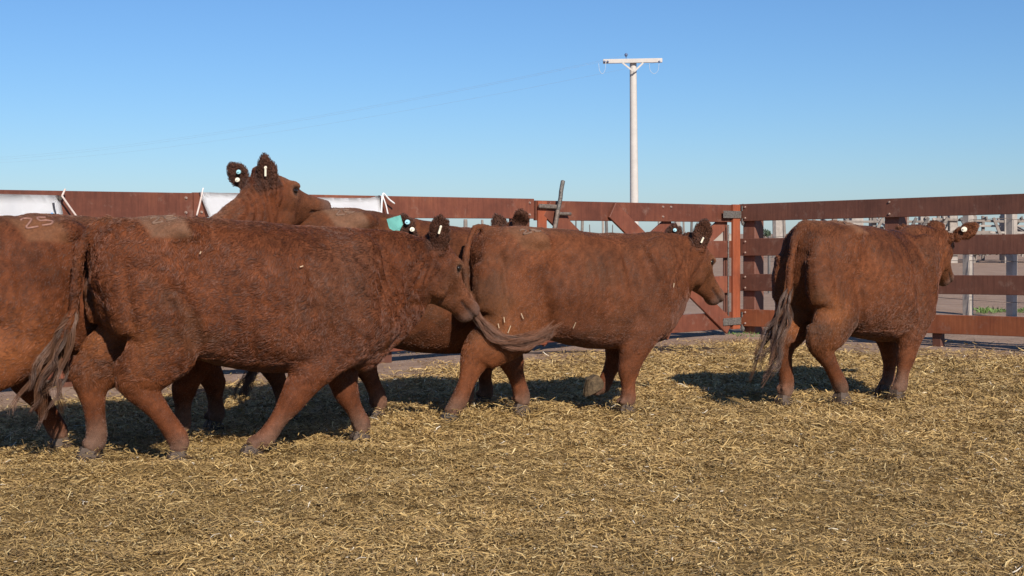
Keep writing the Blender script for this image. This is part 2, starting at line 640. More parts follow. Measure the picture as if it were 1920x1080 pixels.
def gate():
    g0 = px(1003, s_left(1003))
    root = tag(empty('corral_gate', g0), 'closed red wooden gate with crossed diagonal braces and iron latch', 'gate')
    inv = -Vector(g0)
    g1 = CORNER - DL * 0.05
    Lg = (g1 - g0).length

    def at(u, z, off=0.0): return DL * u + UP * z + NL * off
    for (z0, z1) in ((0.075, 0.275), (0.50, 0.70), (0.915, 1.115), (1.335, 1.54)):
        plank('rail', at(-0.005, (z0 + z1) / 2), at(Lg - 0.02, (z0 + z1) / 2), UP, z1 - z0, 0.042, M['red'], root)
    plank('stile', at(0.065, 0.06, 0.036), at(0.065, 1.532, 0.036), DL, 0.125, 0.026, M['orange'], root)
    plank('stile', at(Lg - 0.06, 0.07, 0.040), at(Lg - 0.06, 1.545, 0.040), DL, 0.135, 0.036, M['orange'], root)
    plank('backing_stile', at(Lg - 0.16, 0.09, -0.04), at(Lg - 0.16, 1.50, -0.04), DL, 0.055, 0.03, M['brown'], root)
    wire('hinge_rod', [at(Lg - 0.19, 0.2, 0.03), at(Lg - 0.19, 1.30, 0.03)], 0.010, M['galv'], root)

    def u_of(x):                        # photo column -> distance along the gate
        k = (x - 960) / F_PX
        return (k * g0.y - g0.x) / (DL.x - k * DL.y)
    br = [((1020, 1.46), (1252, 0.08), 0.036, 0.19), ((1142, 1.455), (1362, 0.10), 0.040, 0.20),
          ((1018, 0.10), (1262, 1.33), -0.036, 0.17), ((1135, 0.10), (1362, 1.33), -0.040, 0.17)]
    for (a, b, off, w) in br:
        plank('brace', at(u_of(a[0]), a[1], off), at(u_of(b[0]), b[1], off), UP, w * 0.95, 0.03, M['red'], root)
    # hinge straps with knuckles
    for z in (1.425, 0.165):
        h = plank('hinge_strap', at(Lg - 0.33, z, 0.066), at(Lg + 0.01, z, 0.066), UP, 0.085, 0.008, M['galv'], root, 0.002)
        bm = bmesh.new()
        for dz in (-0.075, 0.075):
            bmesh.ops.create_cone(bm, cap_ends=True, segments=10, radius1=0.026, radius2=0.026, depth=0.06,
                                  matrix=Matrix.Translation(at(Lg + 0.05, z + dz, 0.062)))
            blob(bm, at(Lg + 0.05, z + dz * 1.5, 0.062), (0.018, 0.018, 0.018), None, 8)
        k = obj('hinge_pin', bm, M['galv'], root)
        k['kind'] = 'stuff'
    for x, z in ((1240, 1.50), (1240, 1.39), (1255, 1.50), (1030, 1.49), (1030, 1.36)):
        bolt(at(u_of(x), z, 0.028), NL, root)
    # latch: lever bar, slotted plate and a peg
    lat = plank('latch_plate', at(u_of(1001), 1.482, 0.075), at(u_of(1037), 1.475, 0.075), UP, 0.045, 0.03, M['iron'], root, 0.008)
    lv = wire('latch_lever', [at(u_of(1024), 1.19, 0.10), at(u_of(1028), 1.28, 0.10), at(u_of(1033), 1.44, 0.10)], 0.024, M['iron'], root)
    wire('latch_lever', [at(u_of(1033), 1.44, 0.10), at(u_of(1037), 1.56, 0.105), at(u_of(1038.5), 1.64, 0.105), at(u_of(1042), 1.745, 0.105)], 0.022, M['galv'], root)
    wire('latch_peg', [at(u_of(1033), 1.405, 0.08), at(u_of(1059), 1.405, 0.08)], 0.02, M['iron'], root)
    return root


left_fence()
right_fence()
gate()


# ---------------------------------------------------------------- banners tied to the left fence
def on_left(x, y):
    """point of the left fence plane behind photo position x, y, given from the fence foot"""
    s = s_left(x)
    p = px(x, s)
    return p + UP * (EYE + (HOR - y) / s)


def banner(label, outline_top, drop, x_to, prints=(), seed=1):
    """cloth hung from points along its top edge; drop(u) gives its height"""
    nu, nv = 40, 12
    ts = np.linspace(0, 1, nu)
    xs = [o[0] for o in outline_top]
    us = np.linspace(xs[0], xs[-1], nu)
    top = np.interp(us, xs, [o[1] for o in outline_top])
    bm = bmesh.new()
    V = []
    r = np.random.RandomState(seed)
    ph = r.uniform(0, 6, 4)
    for i, x in enumerate(us):
        col = []
        p0 = on_left(x, top[i])
        H = drop(x)
        for j in range(nv):
            v = j / (nv - 1)
            lean = x_to(x) * v
            off = 0.045 + 0.010 * math.sin(0.06 * x + ph[0] + 2 * v) + 0.004 * math.sin(0.15 * x + ph[1] - 3 * v) + 0.14 * v
            col.append(bm.verts.new(p0 + DL * lean + NL * off + UP * (-H * v)))
        V.append(col)
    for i in range(nu - 1):
        for j in range(nv - 1):
            bm.faces.new((V[i][j], V[i + 1][j], V[i + 1][j + 1], V[i][j + 1]))
    bmesh.ops.solidify(bm, geom=bm.faces[:], thickness=0.003)
    bmesh.ops.recalc_face_normals(bm, faces=bm.faces)
    base = on_left((xs[0] + xs[-1]) / 2, 700)
    root = tag(empty('cloth_banner', base), label, 'banner', 'white banners tied to the left fence')
    bmesh.ops.translate(bm, verts=bm.verts, vec=-base)
    obj('cloth', bm, M['cloth'], root, True)
    return root, base


b1, base1 = banner('long white banner at the far left edge, tied above the rump of the leftmost heifer',
                   [(-330, 362), (-120, 363), (0, 364), (60, 365.5), (106, 366.5)], lambda x: 0.80, lambda x: 0.10 if x > 60 else 0.0, seed=2)


def cordp(pts, root, base, mat='cord', r=0.008, name='cord', lift=0.09):
    return wire(name, [on_left(x, y) + NL * lift - base for x, y in pts], r, M[mat], root)


cordp([(106, 368), (111, 357), (112, 355)], b1, base1)
cordp([(106, 368), (120, 388), (136, 411), (150, 440)], b1, base1)
cordp([(131, 664), (141, 694)], b1, base1, 'white_cord', 0.007)
cordp([(147, 664), (149, 690)], b1, base1, 'white_cord', 0.007)
bmg = bmesh.new()
bmesh.ops.create_cone(bmg, cap_ends=True, segments=10, radius1=0.016, radius2=0.016, depth=0.01,
                      matrix=Matrix.Translation(on_left(104, 371.5) + NL * 0.078 - base1) @ NL.to_track_quat('Z', 'Y').to_matrix().to_4x4())
obj('grommet', bmg, M['grommet'], b1)
cordp([(91.5, 381), (93, 392), (95.5, 402), (97, 425)], b1, base1, 'black_print', 0.009, 'printed_stroke', 0.075)
cordp([(88.5, 400), (89, 412)], b1, base1, 'blue_print', 0.012, 'printed_stroke', 0.075)

b2, base2 = banner('white banner hanging slack behind the raised head of the watching heifer',
                   [(369, 360), (420, 362.5), (480, 365.5), (560, 369.5), (640, 371.5), (690, 371), (707, 366)],
                   lambda x: 0.55, lambda x: 0.16 * (1 - (x - 369) / 120) if x < 489 else (-0.02 if x > 600 else 0), seed=5)
cordp([(368.5, 361), (363, 385), (358, 404)], b2, base2)
cordp([(368, 361), (370, 353)], b2, base2, 'white_cord', 0.006)
cordp([(706, 367), (708, 363), (718, 374), (728, 382)], b2, base2, 'white_cord', 0.008)
cordp([(705, 367), (704, 385), (703, 404)], b2, base2, 'white_cord', 0.009)
cordp([(706, 368), (712, 385), (716, 402), (719, 408)], b2, base2, 'white_cord', 0.007)


# ---------------------------------------------------------------- utility pole and its lines
def utility_pole():
    Z = 63.0
    s = F_PX / Z
    base = Vector(((1190 - 960) / s, Z, 0))
    top = EYE + (HOR - 111) / s
    root = tag(empty('utility_pole', base), 'tall pale concrete utility pole with one crossarm, standing beyond the gate', 'utility pole')
    bm = bmesh.new()
    n = 14
    rings = []
    for z in (-0.5, 0, 2, 4, 6, 8, top - 0.06, top):
        r = 0.205 - 0.055 * max(z, 0) / top - (0.03 if z == top else 0)
        a = np.linspace(0, 2 * np.pi, n, endpoint=False)
        lean = -0.07 * max(z, 0) / top
        rings.append(np.stack([lean + r * np.cos(a), r * np.sin(a), np.full(n, z)], 1))
    rings_mesh(bm, rings)
    bmesh.ops.recalc_face_normals(bm, faces=bm.faces)
    obj('shaft', bm, M['concrete'], root, True)
    zc = EYE + (HOR - 116.5) / s
    y = -0.24
    plank('crossarm', (-1.42, y, zc + 0.0), (1.20, y, zc + 0.05), UP, 0.19, 0.14, M['concrete'], root, 0.015)
    for sx in (-0.52, 0.40):
        plank('brace', (sx - 0.05, y - 0.09, zc - 0.07), (-0.06, y - 0.09, zc - 0.47), UP, 0.075, 0.03, M['concrete'], root, 0.004)
    wire('insulator_pin', [(-0.40, y, zc + 0.08), (-0.40, y, zc + 0.26)], 0.015, M['steel'], root)
    bm = bmesh.new()
    blob(bm, (-0.40, y, zc + 0.30), (0.075, 0.075, 0.07))
    blob(bm, (-0.40, y, zc + 0.24), (0.045, 0.045, 0.05))
    bmesh.ops.recalc_face_normals(bm, faces=bm.faces)
    k = obj('insulator', bm, M['steel'], root, True)
    for x in (-1.36, -1.22, 1.06):
        bm = bmesh.new()
        blob(bm, (x, y - 0.10, zc - 0.02), (0.05, 0.06, 0.05))
        obj('clevis', bm, M['steel'], root, True)
    for x0, x1 in ((-1.62, -1.30), (0.62, 1.05)):
        pts = [(x0, y - .06, zc - 0.1), (x0 + .04, y - .06, zc - .40), ((x0 + x1) / 2, y - .06, zc - .55), (x1 - .04, y - .06, zc - .40), (x1, y - .06, zc - .08)]
        wire('jumper_loop', pts, 0.010, M['wirem'], root)
    # three lines to the next pole, far to the left
    far = Vector((-75.0, 155.0, 9.2))
    for i, (dx, dz) in enumerate(((-1.42, 0.0), (-0.40, 0.28), (0.9, -0.06))):
        a = base + Vector((dx, y, zc + dz))
        b = far + Vector((dx * 0.7, dx * 0.7, dz))
        pts = [a.lerp(b, u) - UP * (4 * 1.9 * u * (1 - u)) for u in np.linspace(0, 1, 16)]
        w = wire('power_line', [p - a for p in pts], 0.003, M['wirem'], None, 2, 5)
        w.location = a
        tag(w, ('thin overhead line leaving the left end of the pole crossarm', 'thin overhead line leaving the blue insulator on top of the crossarm',
                'thin overhead line leaving the right half of the pole crossarm')[i], 'power line', 'overhead lines from the utility pole')


utility_pole()

# ---------------------------------------------------------------- beyond the fence
def far_corral():
    Z = 58.0
    s = F_PX / Z

    def X(p): return (p - 960) / s
    root = tag(empty('timber_corral', (X(1760), Z, 0)), 'weathered grey timber corral with crossed braces, far off behind the right fence', 'corral fence')
    o = Vector(root.location)
    posts = [(1566, 9), (1606, 22), (1640, 8), (1686, 8), (1732, 17), (1787, 14), (1822, 12), (1892, 24), (1945, 12), (1990, 18), (2040, 14)]
    for (p, w) in posts:
        plank('post', Vector((X(p), Z, -.2)) - o, Vector((X(p) + random.uniform(-.04, .04), Z, 1.98 + random.uniform(-.1, .2))) - o, (1, 0, 0),
              w / s, w / s, M['pale_wood'] if w > 12 else M['grey_wood'], root, 0.02)
    for row, dy in ((0, -0.22), (1, 5.5)):
        for k, z in enumerate((0.35, 0.80, 1.26, 1.74) if row == 0 else (0.9, 1.52)):
            x = X(1560)
            while x < X(2045):
                x2 = x + random.uniform(3.0, 4.2)
                plank('rail', Vector((x, Z + dy, z + random.uniform(-.08, .08))) - o, Vector((x2, Z + dy + 0.02, z + random.uniform(-.08, .08))) - o, UP,
                      random.uniform(.08, .15), 0.06, random.choice((M['grey_wood'], M['pale_wood'])), root, 0.01)
                x = x2 - 0.1
    for i in range(34):
        p = 1600 + i * 13
        sg = random.choice((-1, 1))
        plank('brace', Vector((X(p), Z + random.choice((-.32, 5.3)), 0.3)) - o, Vector((X(p) + sg * random.uniform(.5, 1.1), Z + random.choice((-.32, 5.3)), 1.85)) - o, UP,
              0.12, 0.07, random.choice((M['grey_wood'], M['dark_wood'], M['pale_wood'])), root, 0.01)
    for (p, w) in ((1582, 6), (1598, 5), (1625, 7), (1652, 9), (1672, 6), (1700, 9), (1716, 5), (1748, 6), (1760, 10), (1774, 6), (1806, 7), (1838, 6), (1850, 11), (1874, 7), (1912, 9), (1930, 6), (1970, 10)):
        plank('post', Vector((X(p), Z + 5.7, -.2)) - o, Vector((X(p), Z + 5.7, 2.0)) - o, (1, 0, 0), w / s, w / s, M['grey_wood'], root, 0.02)


def wire_fence():
    root = tag(empty('wire_fence', ((1857 - 960) / 127., F_PX / 127., 0)), 'wire fence on pale square posts just outside the right boards', 'wire fence')
    o = Vector(root.location)
    pts = []
    for (p, s) in ((1442, 92.0), (1815, 126.5), (1897, 131.0), (1985, 137.0)):
        q = px(p, s)
        pts.append(q)
        w = 0.05 if p == 1442 else 0.115
        plank('post', q - UP * .3 - o, q + UP * (1.62 if p > 1500 else 1.15) - o, (0.57, -0.82, 0), w, w, M['pale_wood'] if p > 1500 else M['dark_wood'], root, 0.008)
    for z in (0.22, 0.50, 0.80, 1.10, 1.40):
        wire('strand', [pts[0] + UP * z * .8 - o - Vector((0, .07, 0))] + [q + UP * z - o - Vector((0, .07, 0)) for q in pts[1:]], 0.004, M['iron'], root, 2, 5)


far_corral()
wire_fence()

far_posts = [  # column, width px, top row, distance, material, label
    (805, 5, 415, 60, 'grey_wood', 'thin grey post seen over the nose of the middle heifer, left of the gate'),
    (872, 8, 411, 40, 'grey_wood', 'stout grey post showing just left of the tail of the third heifer'),
    (905, 5, 412, 55, 'grey_wood', 'slim grey post half hidden by the dark tail head left of the gate latch'),
    (1079, 3, 413, 48, 'dark_wood', 'thinnest dark stake between the gate latch and the utility pole'),
    (1091, 6, 405, 38, 'grey_wood', 'grey post seen through the gate, first right of the latch bar'),
    (1106, 2, 421, 70, 'dark_wood', 'short dark stake seen through the gate, between two tall posts'),
    (1130, 5, 405, 36, 'pale_wood', 'bleached post seen through the gate, left half of a close pair'),
    (1137, 6, 405, 38, 'dark_wood', 'dark post seen through the gate, right half of a close pair'),
    (1148, 2, 421, 70, 'dark_wood', 'short dark stake seen through the gate, right of a close pair of posts'),
    (1236, 8, 404, 44, 'pale_wood', 'bleached post seen through the gate, right of the utility pole foot'),
    (1271, 12, 404, 42, 'pale_wood', 'broad bleached post above the neck of the third heifer'),
    (1282, 4, 404, 46, 'grey_wood', 'narrow grey post close beside a broad bleached post over the third heifer'),
    (1297, 5, 404, 40, 'dark_wood', 'dark narrow post just left of the near ear of the third heifer'),
    (1424, 4, 404, 60, 'pale_wood', 'thin pale post right of the gate corner post'),
    (1458, 20, 404, 70, 'pale_wood', 'thick bleached timber post left of the tail of the rightmost heifer'),
    (1470, 6, 404, 64, 'grey_wood', 'grey post touching a thick bleached one left of the rightmost heifer'),
]
for (p, w, y, Z, mt, lab) in far_posts:
    s = F_PX / Z
    base = Vector(((p - 960) / s, Z, 0))
    h = EYE + (HOR - y) / s + (0.1 if y < 408 else 0)
    bm = bmesh.new()
    ww = w / s
    rr = np.linspace(0, 2 * np.pi, 9)[:-1] + 0.3
    rings = []
    for u in (-0.2, 0.0, 0.5, 0.97, 1.0):
        q = ww * 0.55 * (1 - 0.12 * u) * (0.85 if u == 1.0 else 1)
        rings.append(np.stack([q * np.cos(rr) + 0.02 * math.sin(u * 4 + p), q * np.sin(rr), np.full(8, u * h)], 1))
    rings_mesh(bm, rings)
    bmesh.ops.recalc_face_normals(bm, faces=bm.faces)
    o = obj('timber_post', bm, M[mt])
    o.location = base
    tag(o, lab, 'post', 'timber posts beyond the gate')


def mound(name, p, wpx, hpx, Z, mat, label, cat=None, kind=None, seed=0):
    s = F_PX / Z
    bm = bmesh.new()
    n, m = 26, 8
    V = []
    W, H, D = wpx / s / 2, EYE + hpx / s, wpx / s / 3
    for j in range(m + 1):
        row = []
        for i in range(n):
            a = 2 * math.pi * i / n
            rr = 1 - (j / m)
            q = np.array([[math.cos(a) * rr * 2 + seed, math.sin(a) * rr * 2, 0.0]])
            hh = H * (1 - rr ** 2.2) * (1 + 0.18 * float(vnoise(q, 2.0, seed)[0]))
            row.append(bm.verts.new((W * rr * math.cos(a), D * rr * math.sin(a), hh - 0.05)))
        V.append(row)
    for j in range(m):
        for i in range(n):
            bm.faces.new((V[j][i], V[j][(i + 1) % n], V[j + 1][(i + 1) % n], V[j + 1][i]))
    bm.faces.new(V[m])
    bmesh.ops.recalc_face_normals(bm, faces=bm.faces)
    o = obj(name, bm, mat, None, True)
    o.location = ((p - 960) / s, Z, 0)
    return tag(o, label, cat, None, kind)


mound('earth_mound', 1352, 90, 2.5, 150, M['tan_hill'], 'low dry earth mound on the horizon seen through the gate beside the red stile', kind='structure', seed=3)
mound('earth_mound', 1300, 70, 0.5, 160, M['tan_hill'], 'lower earth rise on the horizon left of the mound', kind='structure', seed=8)


def far_shrub(p, Z, w, h, label):
    s = F_PX / Z
    r = np.random.RandomState(int(p))
    root = tag(empty('far_tree', ((p - 960) / s, Z, 0)), label, 'tree', 'far trees on the horizon')
    wire('trunk', [(0, 0, -.2), (0.05, 0, h * 0.5)], 0.12, M['dark_wood'], root)
    bm = bmesh.new()
    for i in range(260):
        d = r.normal(0, 1, 3)
        d /= np.linalg.norm(d)
        c = Vector((d[0] * w / 2, d[1] * w / 2, h * 0.6 + d[2] * h * 0.4)) * 1.0
        c *= 0.75 + 0.3 * r.uniform()
        a, b = Vector(r.normal(0, 0.22, 3)), Vector(r.normal(0, 0.22, 3))
        bm.faces.new([bm.verts.new(c + a), bm.verts.new(c + b), bm.verts.new(c - a)])
    obj('crown', bm, M['far_green'], root)


far_shrub(1433, 420, 3.0, 2.6, 'tiny dark tree on the horizon right of the gate corner post')
far_shrub(1440, 430, 1.6, 1.9, 'smaller dark tree on the horizon beside a thick bleached post')


def weeds():
    r = np.random.RandomState(12)
    bm = bmesh.new()

    def clump(cx, cy, rad, n, hmax):
        for _ in range(n):
            a, q = r.uniform(0, 6.28), rad * math.sqrt(r.uniform())
            p = Vector((cx + q * math.cos(a), cy + q * math.sin(a) * 0.6, 0))
            h = hmax * r.uniform(0.35, 1)
            d = Vector((r.normal(0, .5), r.normal(0, .5), 1)).normalized()
            sd = d.cross(Vector((r.normal(), r.normal(), .2))).normalized() * h * 0.16
            mid = p + d * h * 0.6 + UP * 0.0
            tip = p + d * h + Vector((d.x, d.y, -.1)) * h * 0.3
            v = [bm.verts.new(x) for x in (p, mid - sd, tip, mid + sd)]
            bm.faces.new(v)
    for (x, y, rad, n, h) in ((1392, 628, .22, 70, .055), (1404, 632, .14, 30, .045)):
        s = (y - HOR) / EYE
        q = px(x, s)
        clump(q.x, q.y, rad, n, h)
    for x in range(1838, 2000, 9):
        s = 122.0 + r.uniform(-2, 4)
        q = px(x, s)
        clump(q.x, q.y, .2, 40, .065 if x not in (1847, 1856) else .12)
    q = px(1530, 162)
    clump(q.x, q.y, .3, 70, .10)
    o = obj('weeds', bm, M['weed'])
    tag(o, 'low green weeds growing at the fence feet', kind='stuff')


weeds()

# ---------------------------------------------------------------- cattle
TORSO = np.array([  # x, top, bottom, half width, height fraction of the widest line, top squareness
    (-0.02, 1.13, 0.93, 0.06, .6, 2.0), (0.01, 1.21, 0.82, 0.14, .6, 2.1), (0.06, 1.265, 0.73, 0.195, .6, 2.2),
    (0.14, 1.285, 0.66, 0.235, .62, 2.3), (0.26, 1.295, 0.60, 0.265, .64, 2.4), (0.40, 1.30, 0.56, 0.283, .62, 2.5),
    (0.58, 1.297, 0.52, 0.300, .55, 2.5), (0.78, 1.288, 0.475, 0.325, .50, 2.4), (1.00, 1.278, 0.45, 0.335, .48, 2.3),
    (1.20, 1.27, 0.442, 0.318, .46, 2.15), (1.36, 1.265, 0.45, 0.282, .44, 2.05), (1.50, 1.25, 0.46, 0.242, .42, 1.95),
    (1.62, 1.215, 0.53, 0.195, .40, 1.9), (1.71, 1.15, 0.61, 0.145, .40, 1.9), (1.765, 1.05, 0.66, 0.08, .42, 1.9)])

FUR_MAT = None


def fur_material():
    m, t, b = new_mat('red_brown_hair')
    b.inputs['Roughness'].default_value = 0.42
    b.inputs['Specular IOR Level'].default_value = 0.38
    a = t.nodes.new('ShaderNodeAttribute')
    a.attribute_name = 'tint'
    t.links.new(a.outputs['Color'], b.inputs['Base Color'])
    return m


def hide_material():
    m, t, b = new_mat('red_brown_hide')
    b.inputs['Roughness'].default_value = 0.75
    b.inputs['Specular IOR Level'].default_value = 0.15
    a = t.nodes.new('ShaderNodeAttribute')
    a.attribute_name = 'tint'
    c = t.nodes.new('ShaderNodeTexCoord')
    n = noise_node(t, 60, 5, 0.7, c.outputs['Object'])
    r = ramp(t, [(0.3, (0.65, 0.65, 0.65)), (0.7, (1.2, 1.2, 1.2))])
    t.links.new(n.outputs['Fac'], r.inputs[0])
    mx = t.nodes.new('ShaderNodeMix')
    mx.data_type = 'RGBA'
    mx.blend_type = 'MULTIPLY'
    mx.inputs[0].default_value = 1
    t.links.new(a.outputs['Color'], mx.inputs[6])
    t.links.new(r.outputs[0], mx.inputs[7])
    t.links.new(mx.outputs[2], b.inputs['Base Color'])
    return m


FUR_MAT = fur_material()
HIDE_MAT = hide_material()


def hair_object(name, pts, rad, tint, parent, mat):
    """pts: n x k x 3, rad: n x k, tint: n x 3"""
    n, k = pts.shape[:2]
    hc = bpy.data.hair_curves.new(name)
    hc.add_curves([k] * n)
    hc.attributes['position'].data.foreach_set('vector', pts.astype(np.float32).ravel())
    a = hc.attributes.get('radius') or hc.attributes.new('radius', 'FLOAT', 'POINT')
    a.data.foreach_set('value', rad.astype(np.float32).ravel())
    a = hc.attributes.new('tint', 'FLOAT_COLOR', 'CURVE')
    a.data.foreach_set('color', np.hstack([tint, np.ones((n, 1))]).astype(np.float32).ravel())
    hc.materials.append(mat)
    return link(bpy.data.objects.new(name, hc), parent)


def heifer(label, O, th, P):
    """one walking heifer. Local frame: x forward from the rump, y to its left, z up from the ground."""
    root = empty('heifer', (O[0], O[1], 0), math.radians(th))
    tag(root, label, 'cow', 'red heifers walking round the corral')
    sx, hip, wit, bel, wid = P['len'], P['hip'], P['wither'], P['belly'], P['width']
    bm = bmesh.new()
    # --- trunk
    T = catmull(TORSO, 3)
    T[:, 0] = 0.04 + T[:, 0] * 0.978
    ph = np.linspace(0, 2 * np.pi, 28, endpoint=False)
    rings = []
    for (x, zt, zb, hw, tm, n) in T:
        u = sstep(0.2, 1.5, np.array(x))
        zt = zt - 1.30 + hip * (1 - u) + wit * u + 0.03 * u
        zb = zb + (bel - 0.45) * (1 - abs(x - 1.1) / 1.6)
        n = max(n, 1.8)
        zc = zb + tm * (zt - zb)
        sn, cs = np.sin(ph), np.cos(ph)
        y = hw * wid * np.sign(sn) * np.abs(sn) ** (2 / n)
        cz = np.sign(cs) * np.abs(cs) ** (2 / n)
        z = np.where(cz > 0, zc + (zt - zc) * cz, zc + (zc - zb) * cz)
        rings.append(np.stack([np.full_like(y, x * sx), y, z], 1))
    rings_mesh(bm, rings)
    # hook bones, shoulder blades, thigh and brisket bulk
    for sgn in (-1, 1):
        blob(bm, (0.44 * sx, sgn * 0.205 * wid, hip - 0.095), (0.13, 0.08, 0.07))
        blob(bm, (1.40 * sx, sgn * 0.17 * wid, wit - 0.30), (0.17, 0.115, 0.30), Matrix.Rotation(math.radians(18), 3, 'Y'))
        blob(bm, (0.13 * sx, sgn * 0.13 * wid, hip - 0.28), (0.10, 0.07, 0.20))
    blob(bm, (1.53 * sx, 0, 0.66 + bel - 0.45 - 0.8 * P.get('brisk', 0.0)), (0.14, 0.12, 0.18))
    # --- head frame
    hd = P['head']
    pole = np.array(hd['poll'], float)
    psi, de = math.radians(hd['yaw']), math.radians(hd['pitch'])
    roll = math.radians(hd.get('roll', 0))
    f = np.array((math.cos(psi) * math.cos(de), math.sin(psi) * math.cos(de), -math.sin(de)))
    l = np.array((-math.sin(psi), math.cos(psi), 0.0))
    u = np.array((math.cos(psi) * math.sin(de), math.sin(psi) * math.sin(de), math.cos(de)))
    l, u = l * math.cos(roll) + u * math.sin(roll), u * math.cos(roll) - l * math.sin(roll)
    hs = hd.get('size', 1.0)

    def H(a, b, c): return pole + hs * (a * f + b * l + c * u)
    HEAD = np.array([  # along, top, bottom, half width, squareness
        (-0.075, 0.0, -0.13, 0.05, 2.0), (-0.05, 0.025, -0.19, 0.085, 2.1), (0.0, 0.045, -0.265, 0.114, 2.3), (0.06, 0.05, -0.318, 0.124, 2.5),
        (0.12, 0.048, -0.325, 0.128, 2.6), (0.18, 0.036, -0.305, 0.120, 2.5), (0.24, 0.016, -0.256, 0.096, 2.4), (0.30, 0.0, -0.222, 0.082, 2.4),
        (0.37, -0.010, -0.188, 0.078, 2.4), (0.43, -0.012, -0.166, 0.080, 2.4), (0.475, -0.012, -0.152, 0.086, 2.5), (0.51, -0.02, -0.142, 0.084, 2.5),
        (0.535, -0.034, -0.130, 0.070, 2.3), (0.548, -0.055, -0.115, 0.040, 2.0)])
    A = catmull(HEAD, 3)
    rings = []
    ph2 = np.linspace(0, 2 * np.pi, 24, endpoint=False)
    for (a, zt, zb, hw, n) in A:
        zc, hh = zb + 0.58 * (zt - zb), None
        sn, cs = np.sin(ph2), np.cos(ph2)
        y = hw * np.sign(sn) * np.abs(sn) ** (2 / n)
        cz = np.sign(cs) * np.abs(cs) ** (2 / n)
        z = np.where(cz > 0, zc + (zt - zc) * cz, zc + (zc - zb) * cz)
        y = y * np.where(cz < 0, 1 - 0.45 * np.abs(cz), 1.0)      # jaws narrow downwards
        rings.append(np.stack([H(a, yy, zz) for yy, zz in zip(y, z)]))
    rings_mesh(bm, rings)
    hrot = Matrix((f, l, u)).transposed()
    for sgn in (-1, 1):
        blob(bm, H(0.165, sgn * 0.098, 0.002), (0.055 * hs, 0.026 * hs, 0.026 * hs), hrot)      # brow
        blob(bm, H(0.13, sgn * 0.075, -0.20), (0.10 * hs, 0.045 * hs, 0.075 * hs), hrot)       # jaw muscle
        blob(bm, H(0.50, sgn * 0.045, -0.045), (0.04 * hs, 0.028 * hs, 0.03 * hs), hrot)       # nostril wing
    blob(bm, H(-0.01, 0, 0.04), (0.06 * hs, 0.075 * hs, 0.045 * hs), hrot)                   # poll
    blob(bm, H(0.47, 0, -0.135), (0.06 * hs, 0.05 * hs, 0.025 * hs), hrot)                   # chin
    # --- neck
    n1 = np.array((1.42 * sx, 0, wit - 0.27))
    n0 = np.array((1.18 * sx, 0, wit - 0.30))
    ne = H(0.06, 0, -0.15)
    mid = (n1 + ne) / 2 + np.array((0, 0, P.get('neck_sag', 0.0))) + np.array(P.get('neck_side', (0, 0, 0)))
    tube(bm, [n0, n1, mid, ne], [(0.29, 0.20 * wid), (0.285, 0.19 * wid), (P.get('neck_r', 0.255), 0.15 * wid), (0.185, 0.112)], (0, 1, 0), 5, 22)
    # dewlap
    br = np.array((1.57 * sx, 0, 0.68 + bel - 0.45 - P.get('brisk', 0.0)))
    jw = H(0.11, 0, -0.25)
    md = (br + jw) / 2 + np.array((-0.02, 0, -0.02))
    tube(bm, [br - np.array((0.1, 0, -0.1)), br, md, jw], [(0.12, 0.10), (0.12, 0.08), (0.14, 0.06), (0.09, 0.06)], (0, 1, 0), 4, 14)
    # --- legs
    feet = []
    legs = P['legs']
    leg_paths = []
    for key, J in legs.items():
        sg = 1 if key[0] == 'L' else -1
        yb = J.get('y', 0.14) * sg
        hk, ft, to = [np.array(q, float) for q in J['pts']]
        if key[1] == 'H':
            sh = (hk[0] - 0.13)
            hp = np.array((0.31 * sx + 0.15 * sh, hip - 0.27))
            th_ = np.array((0.315 * sx + 0.32 * sh, hip - 0.50))
            ga = np.array((0.31 * sx + 0.52 * sh, 0.5 * (hip - 0.66) + 0.5 * (hk[1] + 0.20)))
            ah = ga * 0.28 + hk * 0.72 + np.array((-0.012, 0))
            cn = hk * 0.5 + ft * 0.5 + np.array((0.005, 0))
            path = [hp, th_, ga, ah, hk, cn, ft, to + np.array((-0.062, 0.068))]
            rr = [(.27, .115), (.262, .130), (.200, .112), (.142, .082), (.102, .064), (.056, .046), (.056, .052), (.043, .045)]
            ys = [0.14 * wid, 0.155 * wid, 0.16, 0.15, 0.14, 0.14, 0.14, 0.14]
        else:
            sh = hk[0] - 1.36 * sx
            s0 = np.array((1.40 * sx, wit - 0.42))
            s1 = np.array((1.36 * sx + 0.10 * sh, 0.66))
            el = np.array((1.36 * sx + 0.42 * sh, 0.53 + 0.02))
            ak = el * 0.35 + hk * 0.65
            cn = hk * 0.5 + ft * 0.5
            path = [s0, s1, el, ak, hk, cn, ft, to + np.array((-0.062, 0.068)) if not J.get('lift') else ft * 0.45 + to * 0.55]
            rr = [(.20, .10), (.215, .115), (.165, .10), (.092, .070), (.072, .062), (.048, .043), (.053, .050), (.044, .045)]
            ys = [0.15 * wid, 0.15 * wid, 0.145, 0.135, 0.13, 0.13, 0.13, 0.13]
        k = J.get('y', None)
        pts = [(p[0], sg * (y if k is None else y * k / 0.14), p[1]) for p, y in zip(path, ys)]
        g = P.get('leg_r', 1.0)
        tube(bm, pts, [(a * g, b * g) if i > 2 else (a, b) for i, (a, b) in enumerate(rr)], (0, 1, 0), 4, 16)
        P4, P3 = np.array(pts[4]), np.array(pts[3])
        P5, P6 = np.array(pts[5]), np.array(pts[6])
        ax = (P6 - P4) / (np.linalg.norm(P6 - P4) + 1e-9)
        bk = np.array((-abs(ax[2]), 0, ax[0])) if ax[2] < 0 else np.array((-1.0, 0, 0))
        bk = bk / np.linalg.norm(bk)
